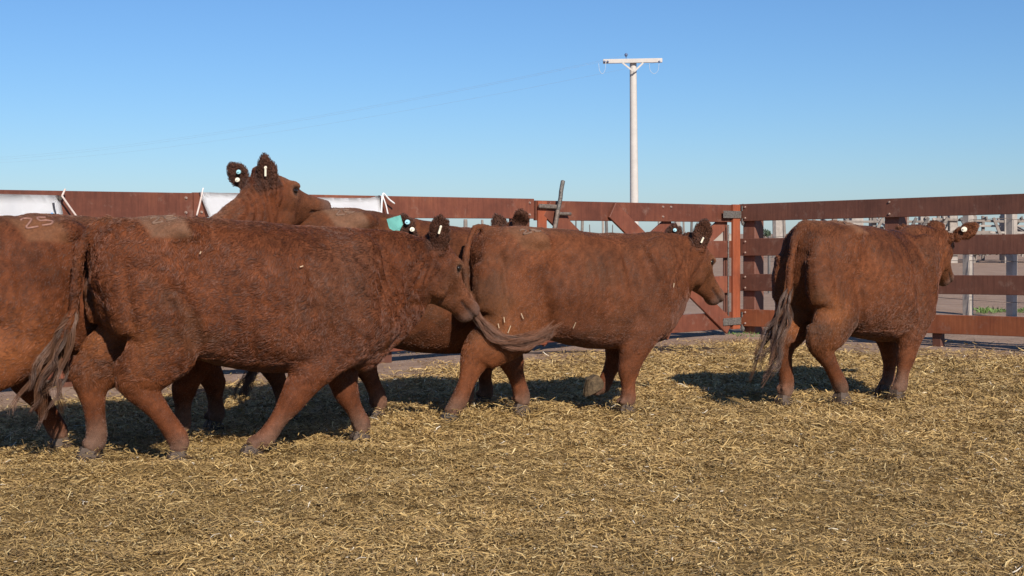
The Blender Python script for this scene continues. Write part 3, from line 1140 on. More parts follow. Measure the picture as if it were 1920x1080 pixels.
        if key[1] == 'H':
            blob(bm, P4 + bk * 0.074 - ax * 0.055, (0.038, 0.032, 0.060))          # point of the hock
            blob(bm, P4 - bk * 0.04 + ax * 0.03, (0.055, 0.056, 0.08))
        else:
            blob(bm, P4 - bk * 0.022, (0.055, 0.060, 0.065))                       # knee
        for q in (-1, 1):
            blob(bm, P6 + bk * 0.055 + ax * 0.02 + np.array((0, q * 0.026, 0)), (0.020, 0.017, 0.024))   # dewclaws
        leg_paths.append(np.array(pts))
        feet.append((np.array(pts[-1]), np.array((to[0], pts[-1][1], to[1])), np.array((ft[0], pts[-1][1], ft[1])), J))
    # --- tail stem
    tl = P['tail']
    tr = np.linspace(0.033, 0.015, len(tl))
    tr[0] = 0.05
    tube(bm, tl, list(tr), (0, 1, 0), 4, 10)
    # --- ears
    ears = []
    for sg, ax in ((-1, P['ears'][0]), (1, P['ears'][1])):
        b0 = H(0.0, sg * 0.098, -0.085)
        a = np.array(ax[:3], float)
        a /= np.linalg.norm(a)
        L = ax[3] if len(ax) > 3 else 0.20
        face = np.array(ax[4] if len(ax) > 4 else (0.35, sg * 1.0, 0.0), float)   # where the broad side looks
        face -= face.dot(a) * a
        face /= np.linalg.norm(face)
        w = np.cross(a, face)
        tt = [0.0, 0.15, 0.4, 0.65, 0.85, 0.97]
        hw = [0.030, 0.040, 0.058, 0.062, 0.046, 0.014]
        pts = [b0 + a * (L * t) - face * 0.012 * math.sin(t * 3.0) for t in tt]
        tube(bm, pts, [(0.017, q) if t > 0 else (0.03, q) for q, t in zip(hw, tt)], w, 3, 14)
        ears.append((b0, a, L, face, w))
    bmesh.ops.recalc_face_normals(bm, faces=bm.faces)
    # --- one skin over everything
    me0 = bpy.data.meshes.new('tmp')
    bm.to_mesh(me0)
    bm.free()
    tmp = link(bpy.data.objects.new('tmp', me0))
    rm = tmp.modifiers.new('skin', 'REMESH')
    rm.mode = 'VOXEL'
    rm.voxel_size = 0.0105
    sm = tmp.modifiers.new('soft', 'SMOOTH')
    sm.factor = 0.5
    sm.iterations = P.get('smooth', 5)
    dg = bpy.context.evaluated_depsgraph_get()
    ev = tmp.evaluated_get(dg)
    me = bpy.data.meshes.new_from_object(ev)
    me.name = 'body'
    bpy.data.objects.remove(tmp)
    bpy.data.meshes.remove(me0)
    nv = len(me.vertices)
    co = np.empty(nv * 3)
    me.vertices.foreach_get('co', co)
    co = co.reshape(-1, 3)
    me.vertices.foreach_get('normal', (no := np.empty(nv * 3)))
    no = no.reshape(-1, 3)

    def head_co(Q):
        q = (Q - pole) / hs
        return q @ f, q @ l, q @ u

    def seg_t(Q, a, d, L):
        t = (Q - a) @ d
        r = np.linalg.norm(Q - a - np.clip(t, 0, L)[:, None] * d, axis=1)
        return t, r
    ed = np.empty(len(me.edges) * 2, np.int64)
    me.edges.foreach_get('vertices', ed)
    ed = ed.reshape(-1, 2)
    ei = np.concatenate([ed[:, 0], ed[:, 1]])
    ej = np.concatenate([ed[:, 1], ed[:, 0]])
    deg = np.maximum(np.bincount(ei, minlength=nv), 1)[:, None]
    ha, hl, hu = head_co(co)
    msk = sstep(0.36, 0.60, co[:, 2]) * np.where((ha > -0.02) & (np.linalg.norm(co - pole, axis=1) < 0.75), 0.12, 1.0)
    msk *= np.where(co[:, 0] < 0.02 * sx, 0.0, 1.0) * sstep(0.0, 0.10, co[:, 0] + 0.02)
    for (b0, a, L, fc, w) in ears:
        t_, r_ = seg_t(co, b0, a, L)
        msk = np.where(r_ < 0.085, 0.0, msk)
    for _ in range(16):
        avg = np.stack([np.bincount(ei, co[ej, k], minlength=nv) for k in range(3)], 1) / deg
        co = co + (avg - co) * (0.85 * msk)[:, None]
    # soft relief: muscle folds and coat lumps, mouth slit, nostrils, eye sockets
    seed = P['seed']
    disp = 0.013 * vnoise(co, 5.0, seed) + 0.006 * vnoise(co, 13.0, seed + 1)
    disp *= sstep(0.30, 0.6, co[:, 2])
    ha, hl, hu = head_co(co)
    inh = (ha > 0.05) & (ha < 0.6) & (np.abs(hl) < 0.16) & (np.abs(hu + 0.1) < 0.2)
    disp = np.where(inh, disp * 0.3, disp)
    mouth = inh & (ha > 0.36)
    mz = -0.098 - 0.10 * (0.54 - ha)
    disp = disp - np.where(mouth, 0.010 * np.exp(-((hu - mz) / 0.007) ** 2), 0)
    for sg in (-1, 1):
        d2 = (ha - 0.522) ** 2 + (hl - sg * 0.043) ** 2 + (hu + 0.06) ** 2
        disp = disp - np.where(inh, 0.016 * np.exp(-d2 / 0.00022), 0)
        d2 = (ha - 0.172) ** 2 + (hl - sg * 0.113) ** 2 + (hu + 0.032) ** 2
        disp = disp - np.where(inh, 0.010 * np.exp(-d2 / 0.0005), 0)
    # flank hollow and the crease behind the shoulder
    fl = np.exp(-(((co[:, 0] / sx - 0.60) / 0.10) ** 2 + ((co[:, 2] - hip + 0.22) / 0.10) ** 2))
    cr = np.exp(-(((co[:, 0] / sx - 1.20 + 0.25 * (co[:, 2] - 0.8)) / 0.05) ** 2)) * sstep(0.55, 0.7, co[:, 2]) * sstep(1.15, 1.0, co[:, 2])
    st = np.exp(-(((co[:, 0] / sx - 0.47 - 0.25 * (0.8 - co[:, 2])) / 0.05) ** 2)) * sstep(0.55, 0.65, co[:, 2]) * sstep(1.0, 0.85, co[:, 2])
    gv = np.exp(-((co[:, 0] / sx - 0.17 + 0.10 * (co[:, 2] - 0.9)) / 0.028) ** 2) * sstep(0.60, 0.70, co[:, 2]) * sstep(1.16, 1.0, co[:, 2])
    hkb = np.exp(-(((co[:, 0] / sx - 0.45) / 0.055) ** 2 + ((co[:, 2] - hip + 0.085) / 0.045) ** 2))
    disp = disp + 0.018 * hkb * sstep(0.12, 0.2, np.abs(co[:, 1]))
    disp = disp - (0.044 * fl + 0.030 * cr + 0.028 * st + 0.014 * gv) * sstep(0.12, 0.2, np.abs(co[:, 1]))
    xs_, zs_ = co[:, 0] / sx, co[:, 2]
    rib = np.sin(xs_ * 2 * np.pi / 0.085 + 2.5 * zs_ + 0.8 * vnoise(co, 4, seed + 60)) * sstep(0.62, 0.75, xs_) * sstep(1.22, 1.10, xs_) * sstep(0.58, 0.72, zs_) * sstep(1.12, 1.0, zs_)
    nk = sstep(1.42, 1.56, xs_) * (ha < 0.03) * sstep(0.7, 0.8, zs_)
    wr = np.sin((xs_ + 0.12 * vnoise(co, 5, seed + 61)) * 2 * np.pi / 0.06) * nk
    blade = np.exp(-((xs_ - 1.44 + 0.45 * (zs_ - 0.9)) / 0.035) ** 2) * sstep(0.65, 0.75, zs_) * sstep(hip - 0.08, hip - 0.2, zs_)
    disp = disp + (0.003 * rib + 0.006 * wr + 0.017 * blade) * (np.abs(co[:, 1]) > 0.05)
    co = co + no * disp[:, None]
    me.vertices.foreach_set('co', co.ravel())
    me.update()
    me.polygons.foreach_set('use_smooth', [True] * len(me.polygons))
    me.vertices.foreach_get('normal', (no := np.empty(nv * 3)))
    no = no.reshape(-1, 3)

    # --- coat colour (pigment, dust and dung only)
    base = 0.92 * np.array(P['coat'])

    def coat(Q, N, jitter=None):
        n = len(Q)
        big = vnoise(Q, 2.2, seed + 3)
        md_ = vnoise(Q, 6.0, seed + 4)
        sml = vnoise(Q, 26.0, seed + 5)
        c = base[None, :] * (1 + 0.26 * big + 0.22 * md_ + P.get('mottle', 0.2) * sml)[:, None]
        w_ = np.stack([(Q[:, 0] * 0.60 + Q[:, 2] * 0.80) * 7.0, Q[:, 1] * 22.0, (Q[:, 0] * 0.80 - Q[:, 2] * 0.60) * 48.0], 1)
        w_ = w_ + 1.2 * vnoise3(Q, 5.0, seed + 70) * np.array((1, 1, 3.0))
        c = c * (1 + P.get('streak', 0.24) * (vnoise(w_ @ NROT.T, 1.0, seed + 71) + 0.6 * vnoise(w_ @ NROT.T, 2.3, seed + 72)))[:, None]
        # foxy lighter hair on thighs and rear, darker shoulder band
        fox = np.exp(-(((Q[:, 0] / sx - 0.12) / 0.30) ** 2 + ((Q[:, 2] - 0.62) / 0.20) ** 2)) * (0.6 + 0.5 * md_)
        c = c * (1 - fox[:, None] * 0.5) + fox[:, None] * 0.5 * np.array((0.30, 0.105, 0.032))
        sh_ = np.exp(-(((Q[:, 0] / sx - 1.36) / 0.24) ** 2 + ((Q[:, 2] - 0.95) / 0.32) ** 2)) * sstep(-0.5, 0.45, big + 0.5 * md_)
        c = c * (1 - 0.55 * sh_)[:, None] + 0.55 * sh_[:, None] * np.array((0.062, 0.030, 0.018))
        bl = np.exp(-((Q[:, 2] - bel - 0.12) / 0.14) ** 2) * sstep(0.45, 0.7, Q[:, 0] / sx) * (0.7 + 0.6 * md_)
        c = c * (1 - 0.30 * bl)[:, None] + 0.30 * bl[:, None] * np.array((0.110, 0.048, 0.030))
        # dried dung on flanks and quarters
        dg_ = 1.3 * sstep(0.12, 0.5, vnoise(Q, 3.1, seed + 8) + 0.5 * vnoise(Q, 11, seed + 9)) * sstep(0.35, 0.6, Q[:, 2]) * sstep(1.18, 0.9, Q[:, 2]) * sstep(1.5, 0.6, Q[:, 0] / sx)
        c = c * (1 - 0.34 * dg_[:, None]) + 0.34 * dg_[:, None] * np.array((0.062, 0.032, 0.017))
        # dust along the back
        du = sstep(hip - 0.10, hip, Q[:, 2]) * sstep(0.4, 0.9, N[:, 2]) * (0.7 + 0.5 * md_)
        c = c * (1 - 0.40 * du[:, None]) + 0.40 * du[:, None] * np.array((0.165, 0.092, 0.055))
        # lower legs: dull, dusty
        lg = sstep(0.24, 0.06, Q[:, 2] + 0.07 * md_)
        c = c * (1 - 0.6 * lg[:, None]) + 0.6 * lg[:, None] * (np.array((0.150, 0.098, 0.070)) * (1 + 0.3 * sml)[:, None])
        # head: muzzle, eye rims, mouth, nostrils
        a_, l_, u_ = head_co(Q)
        inh_ = (a_ > -0.1) & (a_ < 0.6) & (np.abs(l_) < 0.16) & (np.abs(u_ + 0.1) < 0.22)
        face = inh_ * sstep(0.02, 0.2, a_)
        c = c * (1 - 0.45 * face[:, None]) + 0.45 * face[:, None] * np.array((0.165, 0.066, 0.030))
        mzz = inh_ * sstep(0.40, 0.50, a_)
        c = c * (1 - 0.6 * mzz[:, None]) + 0.6 * mzz[:, None] * np.array((0.13, 0.085, 0.07))
        for sg in (-1, 1):
            d = np.sqrt((a_ - 0.172) ** 2 + (l_ - sg * 0.115) ** 2 + (u_ + 0.032) ** 2)
            rim = inh_ * sstep(0.06, 0.036, d)
            c = c * (1 - 0.4 * rim[:, None]) + 0.4 * rim[:, None] * np.array((0.21, 0.10, 0.055))
            lid = inh_ * sstep(0.034, 0.022, d)
            c = c * (1 - 0.85 * lid[:, None]) + 0.85 * lid[:, None] * np.array((0.02, 0.013, 0.01))
            d = np.sqrt((a_ - 0.52) ** 2 + (l_ - sg * 0.043) ** 2 + (u_ + 0.06) ** 2)
            nz = inh_ * sstep(0.028, 0.016, d)
            c = c * (1 - 0.85 * nz[:, None]) + 0.85 * nz[:, None] * np.array((0.02, 0.013, 0.012))
        mm = inh_ * (a_ > 0.36) * np.exp(-((u_ - (-0.098 - 0.10 * (0.54 - a_))) / 0.009) ** 2)
        c = c * (1 - 0.75 * mm[:, None]) + 0.75 * mm[:, None] * np.array((0.03, 0.02, 0.018))
        # ears dark
        for (b0, a, L, fc, w) in ears:
            t, r = seg_t(Q, b0, a, L)
            e = sstep(0.10, 0.075, r) * sstep(-0.01, 0.05, t)
            c = c * (1 - 0.8 * e[:, None]) + 0.8 * e[:, None] * np.array(P.get('ear_c', (0.056, 0.024, 0.015)))
        # clipped brand patch on the right hip
        bp = brand_mask(Q)
        c = c * (1 - 0.75 * bp[:, None]) + 0.75 * bp[:, None] * np.array(P.get('patch', (0.19, 0.118, 0.075)))
        if jitter is not None: c = c * jitter[:, None]
        return np.clip(c, 0.004, 1)

    B = P['brand']

    def brand_mask(Q):
        dx = (Q[:, 0] - B[0]) / 0.115
        dz = (Q[:, 2] - B[1]) / 0.075
        dd = np.maximum(np.abs(dx + 0.25 * dz), np.abs(dz)) + 0.10 * vnoise(Q, 14, 77)
        return P.get('patch_k', 0.6) * sstep(1.10, 0.72, dd) * (Q[:, 1] < 0.02)

    tint = coat(co, no)
    at = me.attributes.new('tint', 'FLOAT_COLOR', 'POINT')
    at.data.foreach_set('color', np.hstack([tint, np.ones((nv, 1))]).ravel())
    me.materials.clear()
    me.materials.append(HIDE_MAT)
    body = link(bpy.data.objects.new('body', me), root)
    me.calc_loop_triangles()
    tri = np.empty(len(me.loop_triangles) * 3, np.int64)
    me.loop_triangles.foreach_get('vertices', tri)
    tri = tri.reshape(-1, 3)
    bvh = BVHTree.FromPolygons(co.tolist(), tri.tolist())

    # --- fur
    r = np.random.RandomState(seed)
    e1, e2 = co[tri[:, 1]] - co[tri[:, 0]], co[tri[:, 2]] - co[tri[:, 0]]
    area = np.linalg.norm(np.cross(e1, e2), axis=1)
    cen = co[tri].mean(1)
    hac = head_co(cen)[0]
    dens = area * np.where((hac > 0.02) & (np.linalg.norm(cen - pole, axis=1) < 0.7), 2.2, 1.0)
    for (b0, a, L, fc, w) in ears:
        t, rr_ = seg_t(cen, b0, a, L)
        dens = dens * np.where(rr_ < 0.09, 2.0, 1.0)
    n = P.get('hairs', 60000)
    ti = r.choice(len(tri), n, p=dens / dens.sum())
    uu, vv = r.uniform(0, 1, n), r.uniform(0, 1, n)
    sw = uu + vv > 1
    uu[sw], vv[sw] = 1 - uu[sw], 1 - vv[sw]
    Q = co[tri[ti, 0]] + e1[ti] * uu[:, None] + e2[ti] * vv[:, None]
    N = no[tri[ti, 0]] * (1 - uu - vv)[:, None] + no[tri[ti, 1]] * uu[:, None] + no[tri[ti, 2]] * vv[:, None]
    N /= np.linalg.norm(N, axis=1)[:, None] + 1e-9
    a_, l_, u_ = head_co(Q)
    onhead = (a_ > -0.02) & (np.abs(l_) < 0.17) & (np.abs(u_ + 0.1) < 0.24) & (a_ < 0.62)
    Lh = np.full(n, P.get('fur', 0.016))
    Lh *= 1 + 0.35 * vnoise(Q, 4, seed + 20)
    Lh = np.where((Q[:, 2] < bel + 0.10) & (Q[:, 2] > bel - 0.05) & (np.abs(Q[:, 1]) < 0.22), Lh * 2.2, Lh)
    lgf = sstep(0.26, 0.62, Q[:, 2])
    Lh = Lh * lgf + 0.0075 * (1 - lgf)
    Lh = np.where(onhead, 0.008, Lh)
    Lh = np.where(brand_mask(Q) > 0.25, 0.005, Lh)
    flow = np.tile(np.array((-0.75, 0.0, -0.75)), (n, 1)) + 0.55 * vnoise3(Q, 3.0, seed + 30) + 0.6 * P.get('curl', 0.5) * vnoise3(Q, 18.0, seed + 31)
    flow = np.where((Q[:, 2] < 0.45)[:, None], np.array((-0.1, 0, -1.0)) + 0.3 * vnoise3(Q, 20.0, seed + 31), flow)
    flow = np.where(onhead[:, None], f + 0.25 * vnoise3(Q, 14, seed + 32), flow)
    stand = 0.12 + (P.get('stand', 0.15) - 0.12) * sstep(0.35, 0.6, Q[:, 2])
    earm = np.zeros(n, bool)
    for (b0, a, L, fc, w) in ears:
        t, rr_ = seg_t(Q, b0, a, L)
        m_ = (rr_ < 0.075) & (t > 0.02)
        earm |= m_
        flow[m_] = a + 0.2 * vnoise3(Q[m_], 20, seed)
    Lh = np.where(earm, 0.015, Lh)
    stand = np.where(earm, 0.6, stand)
    muzz = onhead & (a_ > 0.44)
    Lh = np.where(muzz, 0.004, Lh)
    flow = flow - (flow * N).sum(1)[:, None] * N
    flow /= np.linalg.norm(flow, axis=1)[:, None] + 1e-9
    tuft = vnoise3(Q, 34.0, seed + 40)
    tuft[earm] *= 0.25
    tuft -= (tuft * N).sum(1)[:, None] * N
    Lh *= r.uniform(0.7, 1.25, n)
    g = P.get('curl', 0.5)
    flow = flow + P.get('jit', 0.22) * r.normal(0, 1, (n, 3))
    flow = flow - (flow * N).sum(1)[:, None] * N
    flow /= np.linalg.norm(flow, axis=1)[:, None] + 1e-9
    p0 = Q - N * 0.002
    p1 = Q + N * (Lh * stand * 0.55)[:, None] + flow * (Lh * 0.32)[:, None]
    p2 = Q + N * (Lh * stand * 0.80)[:, None] + flow * (Lh * 0.68)[:, None] + tuft * (Lh * 0.35 * g)[:, None]
    p3 = Q + N * (Lh * stand * 0.70)[:, None] + flow * (Lh * 1.0)[:, None] + tuft * (Lh * 0.75 * g)[:, None]
    pts = np.stack([p0, p1, p2, p3], 1)
    wd = 0.00105 * r.uniform(0.7, 1.3, n)
    rad = np.stack([wd, wd, wd * 0.8, wd * 0.3], 1)
    cl = coat(Q, N, r.uniform(0.65, 1.4, n) * (1 + P.get('mottle', 0.2) * 1.3 * vnoise(Q, 32, seed + 50)))
    hair_object('fur', pts, rad, cl, root, FUR_MAT)

    # --- tail switch: matted locks
    tip, td = np.array(tl[-1], float), np.array(tl[-1], float) - np.array(tl[-2], float)
    td /= np.linalg.norm(td)
    sw_ = P['switch']
    path = catmull([tuple(np.array(tl[-3], float) * 0.4 + np.array(tl[-2], float) * 0.6), tl[-2], tl[-1]] + [tuple(q) for q in sw_], 4)
    K, locks, per = 14, P.get('locks', 16), 22
    t_path = np.linspace(0, 1, len(path))
    hp = []
    hr = []
    hc_ = []
    for li in range(locks):
        st_ = r.uniform(0.0, 0.45)
        en = r.uniform(0.78, 1.0)
        off = r.normal(0, 0.046, 3) * P.get('switch_w', 1.0)
        phs = r.uniform(0, 6.28, 3)
        shade = r.uniform(0.55, 1.5)
        for hi in range(per):
            tt = np.linspace(max(0, st_ + r.uniform(-.05, .05)), min(1, en + r.uniform(-.06, .06)), K)
            c = np.stack([np.interp(tt, t_path, path[:, i]) for i in range(3)], 1)
            v = np.linspace(0, 1, K)[:, None]
            c = c + off * (0.25 + 1.1 * v) + 0.016 * np.sin(v * np.array((13, 9, 10)) + phs) * (0.3 + v) + r.normal(0, 0.0042, 3) * (0.6 + 0.9 * v)
            hp.append(c)
            hr.append(np.linspace(0.0016, 0.0006, K) * P.get('switch_r', 1.0))
            hc_.append(np.array(P.get('switch_c', (0.085, 0.040, 0.022))) * shade * r.uniform(0.7, 1.3))
    hair_object('tail_switch', np.array(hp), np.array(hr), np.array(hc_), root, FUR_MAT)

    # --- eyes
    for sg in (-1, 1):
        bm = bmesh.new()
        blob(bm, H(0.172, sg * 0.107, -0.030), (0.018 * hs, 0.010 * hs, 0.012 * hs), hrot, 14)
        obj('eye', bm, M['eye'], root, True)
    # --- cloven hooves
    for (end, toe, fet, J) in feet:
        bm = bmesh.new()
        if toe[2] < 0.05:
            cth, sth = math.cos(math.radians(th)), math.sin(math.radians(th))
            FEET.append((O[0] + toe[0] * cth - toe[1] * sth, O[1] + toe[0] * sth + toe[1] * cth))
        lift = J.get('lift')
        if lift:
            dr, upv = np.array(lift, float), None
            dr /= np.linalg.norm(dr)
            upv = np.cross(dr, np.array((0, 1, 0)))
            if upv[2] < 0: upv = -upv
            b0 = end
        else:
            dr = np.array((0.94, 0, -0.10))
            dr /= np.linalg.norm(dr)
            upv = np.array((0.10, 0, 0.99))
            b0 = np.array((toe[0] - 0.055, toe[1], max(min(toe[2], 0.12), 0.0) - 0.016))
        sd = np.array((0, 1.0, 0))
        for s_ in (-1, 1):
            rings = []
            for (hh, fl_, bk, wd_) in ((0.088, 0.024, -0.046, 0.038), (0.05, 0.060, -0.062, 0.056), (0.012, 0.088, -0.060, 0.062), (-0.006, 0.094, -0.054, 0.061)):
                ring = []
                for (t_, y_) in ((bk, 0.004), (bk, 0.7), (bk * 0.4, 1.0), (fl_ * 0.4, 0.95), (fl_ * 0.8, 0.62), (fl_, 0.22), (fl_ * 0.9, 0.06), (0, 0.05)):
                    ring.append(b0 + dr * t_ + sd * s_ * (y_ * wd_ if y_ > 0.05 else 0.004) + upv * hh)
                rings.append(np.array(ring))
            rings_mesh(bm, rings)
        bmesh.ops.recalc_face_normals(bm, faces=bm.faces)
        obj('hoof', bm, M['horn_dark'] if J.get('dark') else (M['caked'] if lift else M['hoof']), root, False)
    # --- brand strokes on the clipped patch: 2 and 5
    def on_hide(dx, dz):
        o_ = Vector((B[0] + dx, -0.62, B[1] + dz + 0.30))
        hit = bvh.ray_cast(o_, Vector((0, 0.62 - B[2], -0.30)).normalized())
        return (hit[0] + hit[1] * 0.002) if hit[0] is not None else None
    two = [(-0.9, 0.6), (-0.55, 1.0), (-0.2, 0.6), (-0.5, -0.1), (-0.9, -0.9), (-0.1, -0.9)]
    five = [(1.0, 1.0), (0.35, 0.9), (0.3, 0.15), (0.75, 0.2), (1.0, -0.35), (0.7, -0.9), (0.2, -0.8)]
    for g_ in (two, five):
        q = [on_hide(a * 0.062 * B[3], b * 0.042 * B[3]) for a, b in g_]
        q = [tuple(x) for x in q if x is not None]
        if len(q) > 3:
            bm = bmesh.new()
            tube(bm, q, [(0.006, 0.006)] * len(q), (0, 0.6, 0.8), 4, 8)
            bmesh.ops.recalc_face_normals(bm, faces=bm.faces)
            obj('brand_mark', bm, M[P.get('scar', 'scar_dull')], root, True)
    # --- ear tags
    for (ei, kind, mt, t_, v_, sz) in P['tags']:
        b0, a, L, fc, w = ears[ei]
        n_ = fc if kind != 'back' else -fc
        c = b0 + a * (L * t_) + w * v_ + n_ * 0.034
        bm = bmesh.new()
        q = Vector(n_).to_track_quat('Z', 'Y').to_matrix().to_4x4()
        mt4 = Matrix.Translation(Vector(c)) @ q
        if kind in ('stud', 'back'):
            bmesh.ops.create_cone(bm, cap_ends=True, segments=16, radius1=sz, radius2=sz * 0.85, depth=0.008, matrix=mt4)
            bmesh.ops.create_cone(bm, cap_ends=True, segments=10, radius1=sz * .4, radius2=sz * .3, depth=0.012, matrix=mt4 @ Matrix.Translation((0, 0, .006)))
        elif kind == 'flap':
            m0 = Matrix((Vector(w), Vector(a), Vector(n_))).transposed().to_4x4()
            m0.translation = Vector(c)
            out_ = [(-.010, .02), (.010, .02), (.016, -.006), (.040, -.03), (.040, -.085), (-.040, -.085), (-.040, -.03), (-.016, -.006)]
            k_ = sz / 0.04
            v0 = [bm.verts.new(m0 @ Vector((x * k_, -y * k_ if P.get('flap_up') else y * k_, 0))) for x, y in out_]
            fa = bm.faces.new(v0)
            bmesh.ops.solidify(bm, geom=[fa], thickness=0.004)
        elif kind == 'bar':
            m0 = Vector(w) * 0.25 + Vector(a)
            beam(bm, Vector(c) - m0 * sz, Vector(c) + m0 * sz, n_, 0.008, 0.012, 0.002)
            bmesh.ops.create_cone(bm, cap_ends=True, segments=10, radius1=sz * .36, radius2=sz * .3, depth=0.012, matrix=Matrix.Translation(Vector(c) + m0 * sz) @ q)
        bmesh.ops.recalc_face_normals(bm, faces=bm.faces)
        obj('ear_tag', bm, M[mt], root)
    # --- bits of straw caught in the coat
    if P.get('flecks'):
        bm = bmesh.new()
        for (fx, fz, ang, ln) in P['flecks']:
            hit = bvh.ray_cast(Vector((fx, -1.5, fz)), Vector((0, 1, 0)))
            if hit[0] is None: continue
            p_ = hit[0] + hit[1] * 0.022
            dv = Vector((math.cos(ang), 0, math.sin(ang)))
            dv = (dv - hit[1] * dv.dot(hit[1])).normalized()
            beam(bm, p_ - dv * ln / 2, p_ + dv * ln / 2, hit[1], 0.003, 0.0045, 0)
        k_ = obj('straw_fleck', bm, M['straw_fleck'], root)
        k_['kind'] = 'stuff'
    return root


COAT = (0.120, 0.0350, 0.0122)

heifer('shaggy red brown heifer striding in front, largest and whole, dirty tail hanging behind', (-2.20, 7.33), 25, dict(
    len=0.985, hip=1.30, wither=1.225, belly=0.445, brisk=0.06, width=1.0, seed=101, coat=COAT, fur=0.023, curl=0.8, mottle=0.24, stand=0.26, jit=0.3, streak=0.16, hairs=120000,
    head=dict(poll=(1.965, 0.09, 1.14), yaw=26, pitch=45, size=1.0), neck_sag=0.0,
    legs=dict(RH=dict(pts=[(0.235, 0.43), (0.44, 0.13), (0.50, 0.0)]), LH=dict(pts=[(0.04, 0.44), (0.07, 0.11), (0.085, 0.0)]),
              RF=dict(pts=[(1.05, 0.29), (0.905, 0.10), (0.89, 0.0)]), LF=dict(pts=[(1.45, 0.29), (1.54, 0.11), (1.59, 0.0)])),
    tail=[(0.12, 0, 1.26), (0.05, 0.0, 1.25), (-0.03, 0.0, 1.13), (-0.05, 0.0, 0.92), (-0.075, 0.01, 0.76), (-0.12, 0.02, 0.66)],
    switch=[(-0.17, 0.03, 0.55), (-0.225, 0.03, 0.44), (-0.28, 0.03, 0.34)],
    ears=[(-0.02, -0.16, 1.0, 0.235, (-0.42, -0.9, 0)), (-0.17, 0.30, 0.95, 0.25, (-0.42, -0.9, 0.1))],
    tags=[(0, 'bar', 'tag_white', 0.62, 0.0, 0.021), (1, 'flap', 'tag_green', 0.60, -0.055, 0.042), (1, 'stud', 'tag_blue', 0.75, 0.015, 0.016), (1, 'stud', 'tag_white', 0.55, 0.03, 0.015)],
    flap_up=True, brand=(0.36, 1.245, 0.10, 1.0),
    flecks=[(1.05, 1.02, 0.3, 0.02), (0.52, 1.10, 1.0, 0.015), (0.02, 0.76, 2.0, 0.03)]))

heifer('red brown heifer behind the front one, head held high over its back, watching right', (-2.83, 7.36), 45, dict(
    len=1.0, hip=1.30, wither=1.27, belly=0.46, width=1.0, seed=202, coat=(0.112, 0.032, 0.0112), fur=0.017, curl=0.4, mottle=0.26, hairs=80000,
    head=dict(poll=(1.835, -0.01, 1.53), yaw=9, pitch=11, size=1.05), neck_sag=-0.03, neck_r=0.21,
    legs=dict(RH=dict(pts=[(-0.05, 0.44), (-0.06, 0.12), (-0.03, 0.0)]), LH=dict(pts=[(0.40, 0.40), (0.575, 0.11), (0.65, 0.0)]),
              RF=dict(pts=[(1.21, 0.30), (1.20, 0.11), (1.23, 0.0)]), LF=dict(pts=[(1.58, 0.30), (1.60, 0.11), (1.64, 0.0)])),
    tail=[(0.10, 0, 1.26), (0.03, 0.0, 1.24), (-0.03, 0.0, 1.10), (-0.05, 0.0, 0.90), (-0.06, 0.0, 0.72), (-0.06, 0.0, 0.60)],
    switch=[(-0.06, 0, 0.5), (-0.06, 0.0, 0.38), (-0.06, 0.0, 0.28)],
    ears=[(-0.24, 0.06, 0.95, 0.25, (-0.75, -0.65, 0)), (-0.28, 0.42, 0.85, 0.23, (-0.75, -0.65, 0.1))],
    tags=[(0, 'bar', 'tag_white', 0.55, 0.0, 0.026), (1, 'stud', 'tag_blue', 0.62, 0.02, 0.015), (1, 'stud', 'tag_white', 0.45, -0.01, 0.015)],
    brand=(0.30, 1.225, 0.10, 1.2), patch=(0.20, 0.092, 0.045), scar='scar'))

heifer('red brown heifer farthest back, mostly hidden, only its sloping back and ears showing', (-1.465, 8.95), 30, dict(
    len=1.06, hip=1.37, wither=1.235, belly=0.395, width=1.05, seed=303, coat=(0.115, 0.037, 0.014), fur=0.013, curl=0.25, hairs=50000,
    head=dict(poll=(1.74, 0.0, 1.25), yaw=0, pitch=40, size=0.95), neck_sag=0.0,
    legs=dict(RH=dict(pts=[(0.50, 0.40), (0.62, 0.12), (0.66, 0.0)]), LH=dict(pts=[(-0.02, 0.40), (0.09, 0.11), (0.15, 0.0)]),
              RF=dict(pts=[(1.30, 0.29), (1.26, 0.10), (1.27, 0.0)]), LF=dict(pts=[(1.54, 0.29), (1.56, 0.10), (1.60, 0.0)])),
    tail=[(0.10, 0, 1.33), (0.03, 0.0, 1.30), (-0.03, 0.0, 1.10), (-0.05, 0.0, 0.80), (-0.08, 0.0, 0.56), (-0.10, 0.0, 0.48)],
    switch=[(-0.16, 0, 0.38), (-0.23, 0.0, 0.25), (-0.27, 0.0, 0.14)], switch_w=0.35, locks=8,
    ears=[(-0.05, -0.30, 0.95, 0.18, (-0.5, -0.87, 0)), (-0.25, 0.40, 0.88, 0.17, (-0.5, -0.87, 0.1))],
    tags=[(0, 'stud', 'tag_white', 0.25, 0.0, 0.020)],
    brand=(0.36, 1.30, 0.10, 1.0), patch=(0.215, 0.125, 0.078)))

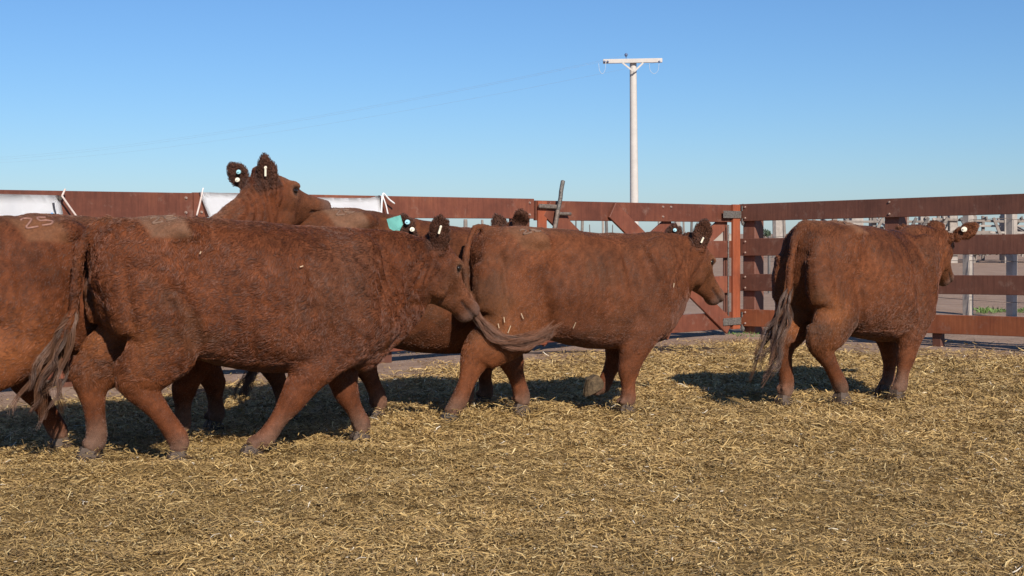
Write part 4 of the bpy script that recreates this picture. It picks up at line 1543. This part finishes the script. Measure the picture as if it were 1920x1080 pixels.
heifer('sleek red brown heifer at the centre right with tail swung along its flank', (-0.27, 9.12), 22, dict(
    len=0.875, hip=1.25, wither=1.195, belly=0.435, width=0.95, seed=404, coat=(0.120, 0.0372, 0.0136), fur=0.013, curl=0.22, hairs=80000,
    head=dict(poll=(1.69, 0.11, 1.135), yaw=27, pitch=46, size=0.94), neck_sag=0.0,
    legs=dict(RH=dict(pts=[(-0.02, 0.40), (-0.135, 0.13), (-0.13, 0.0), ], dark=True), LH=dict(pts=[(0.33, 0.39), (0.42, 0.11), (0.47, 0.0)]),
              RF=dict(pts=[(1.07, 0.29), (1.07, 0.11), (1.11, 0.0)]), LF=dict(pts=[(1.10, 0.34), (1.01, 0.17), (0.90, 0.13)], lift=(-0.85, 0, -0.45))),
    tail=[(0.14, 0, 1.20), (0.09, 0.0, 1.245), (0.02, -0.02, 1.225), (-0.045, -0.05, 1.06), (-0.065, -0.12, 0.84), (-0.03, -0.21, 0.68)],
    switch=[(0.06, -0.27, 0.565), (0.20, -0.31, 0.525), (0.34, -0.34, 0.545), (0.46, -0.345, 0.61)], switch_w=0.36, switch_r=0.55, switch_c=(0.15, 0.066, 0.036), locks=26,
    ears=[(0.12, -0.16, 1.0, 0.225, (-0.3, -0.93, 0)), (-0.05, 0.20, 1.0, 0.19, (-0.3, -0.93, 0.1))],
    tags=[(0, 'bar', 'tag_white', 0.35, 0.0, 0.018), (1, 'stud', 'tag_blue', 0.75, 0.0, 0.014)],
    brand=(0.34, 1.165, 0.10, 0.95), patch=(0.185, 0.088, 0.045),
    flecks=[(0.02, 0.64, 1.9, 0.05), (0.13, 0.66, 1.7, 0.035), (0.16, 0.60, 1.2, 0.05), (0.24, 0.68, 2.0, 0.04), (0.62, 0.62, 1.3, 0.045), (1.33, 0.86, 1.4, 0.03), (0.10, 0.62, 1.8, 0.03)]))

heifer('red brown heifer at the far right walking away, seen from behind with long matted tail', (1.95, 9.77), 37, dict(
    ear_c=(0.15, 0.052, 0.022), len=0.83, hip=1.295, wither=1.215, belly=0.42, width=0.93, seed=505, coat=(0.124, 0.0390, 0.0142), fur=0.018, curl=0.35, hairs=80000,
    head=dict(poll=(1.60, 0.02, 1.217), yaw=26, pitch=41, size=0.95), neck_sag=0.01,
    legs=dict(RH=dict(pts=[(0.10, 0.44), (0.31, 0.14), (0.38, 0.03)]), LH=dict(pts=[(0.03, 0.44), (0.07, 0.13), (0.10, 0.0)]),
              RF=dict(pts=[(1.04, 0.29), (0.98, 0.10), (1.00, 0.0)]), LF=dict(pts=[(1.20, 0.28), (1.17, 0.10), (1.18, 0.0)])),
    tail=[(0.12, 0, 1.25), (0.04, -0.01, 1.245), (-0.03, -0.02, 1.13), (-0.07, -0.02, 0.92), (-0.10, -0.03, 0.78), (-0.13, -0.03, 0.68)],
    switch=[(-0.19, -0.03, 0.55), (-0.25, -0.03, 0.42), (-0.31, -0.03, 0.28)], locks=22, switch_w=0.9,
    ears=[(0.42, -0.78, 0.46, 0.25, (-0.8, -0.4, 0.3)), (-0.30, 0.85, 0.42, 0.23, (-0.6, -0.6, 0.35))],
    tags=[(0, 'stud', 'tag_white', 0.58, 0.0, 0.022), (1, 'stud', 'tag_blue', 0.5, -0.02, 0.014)],
    brand=(0.42, 1.27, 0.10, 0.9), patch=(0.20, 0.10, 0.055)))

make_straw(480000)
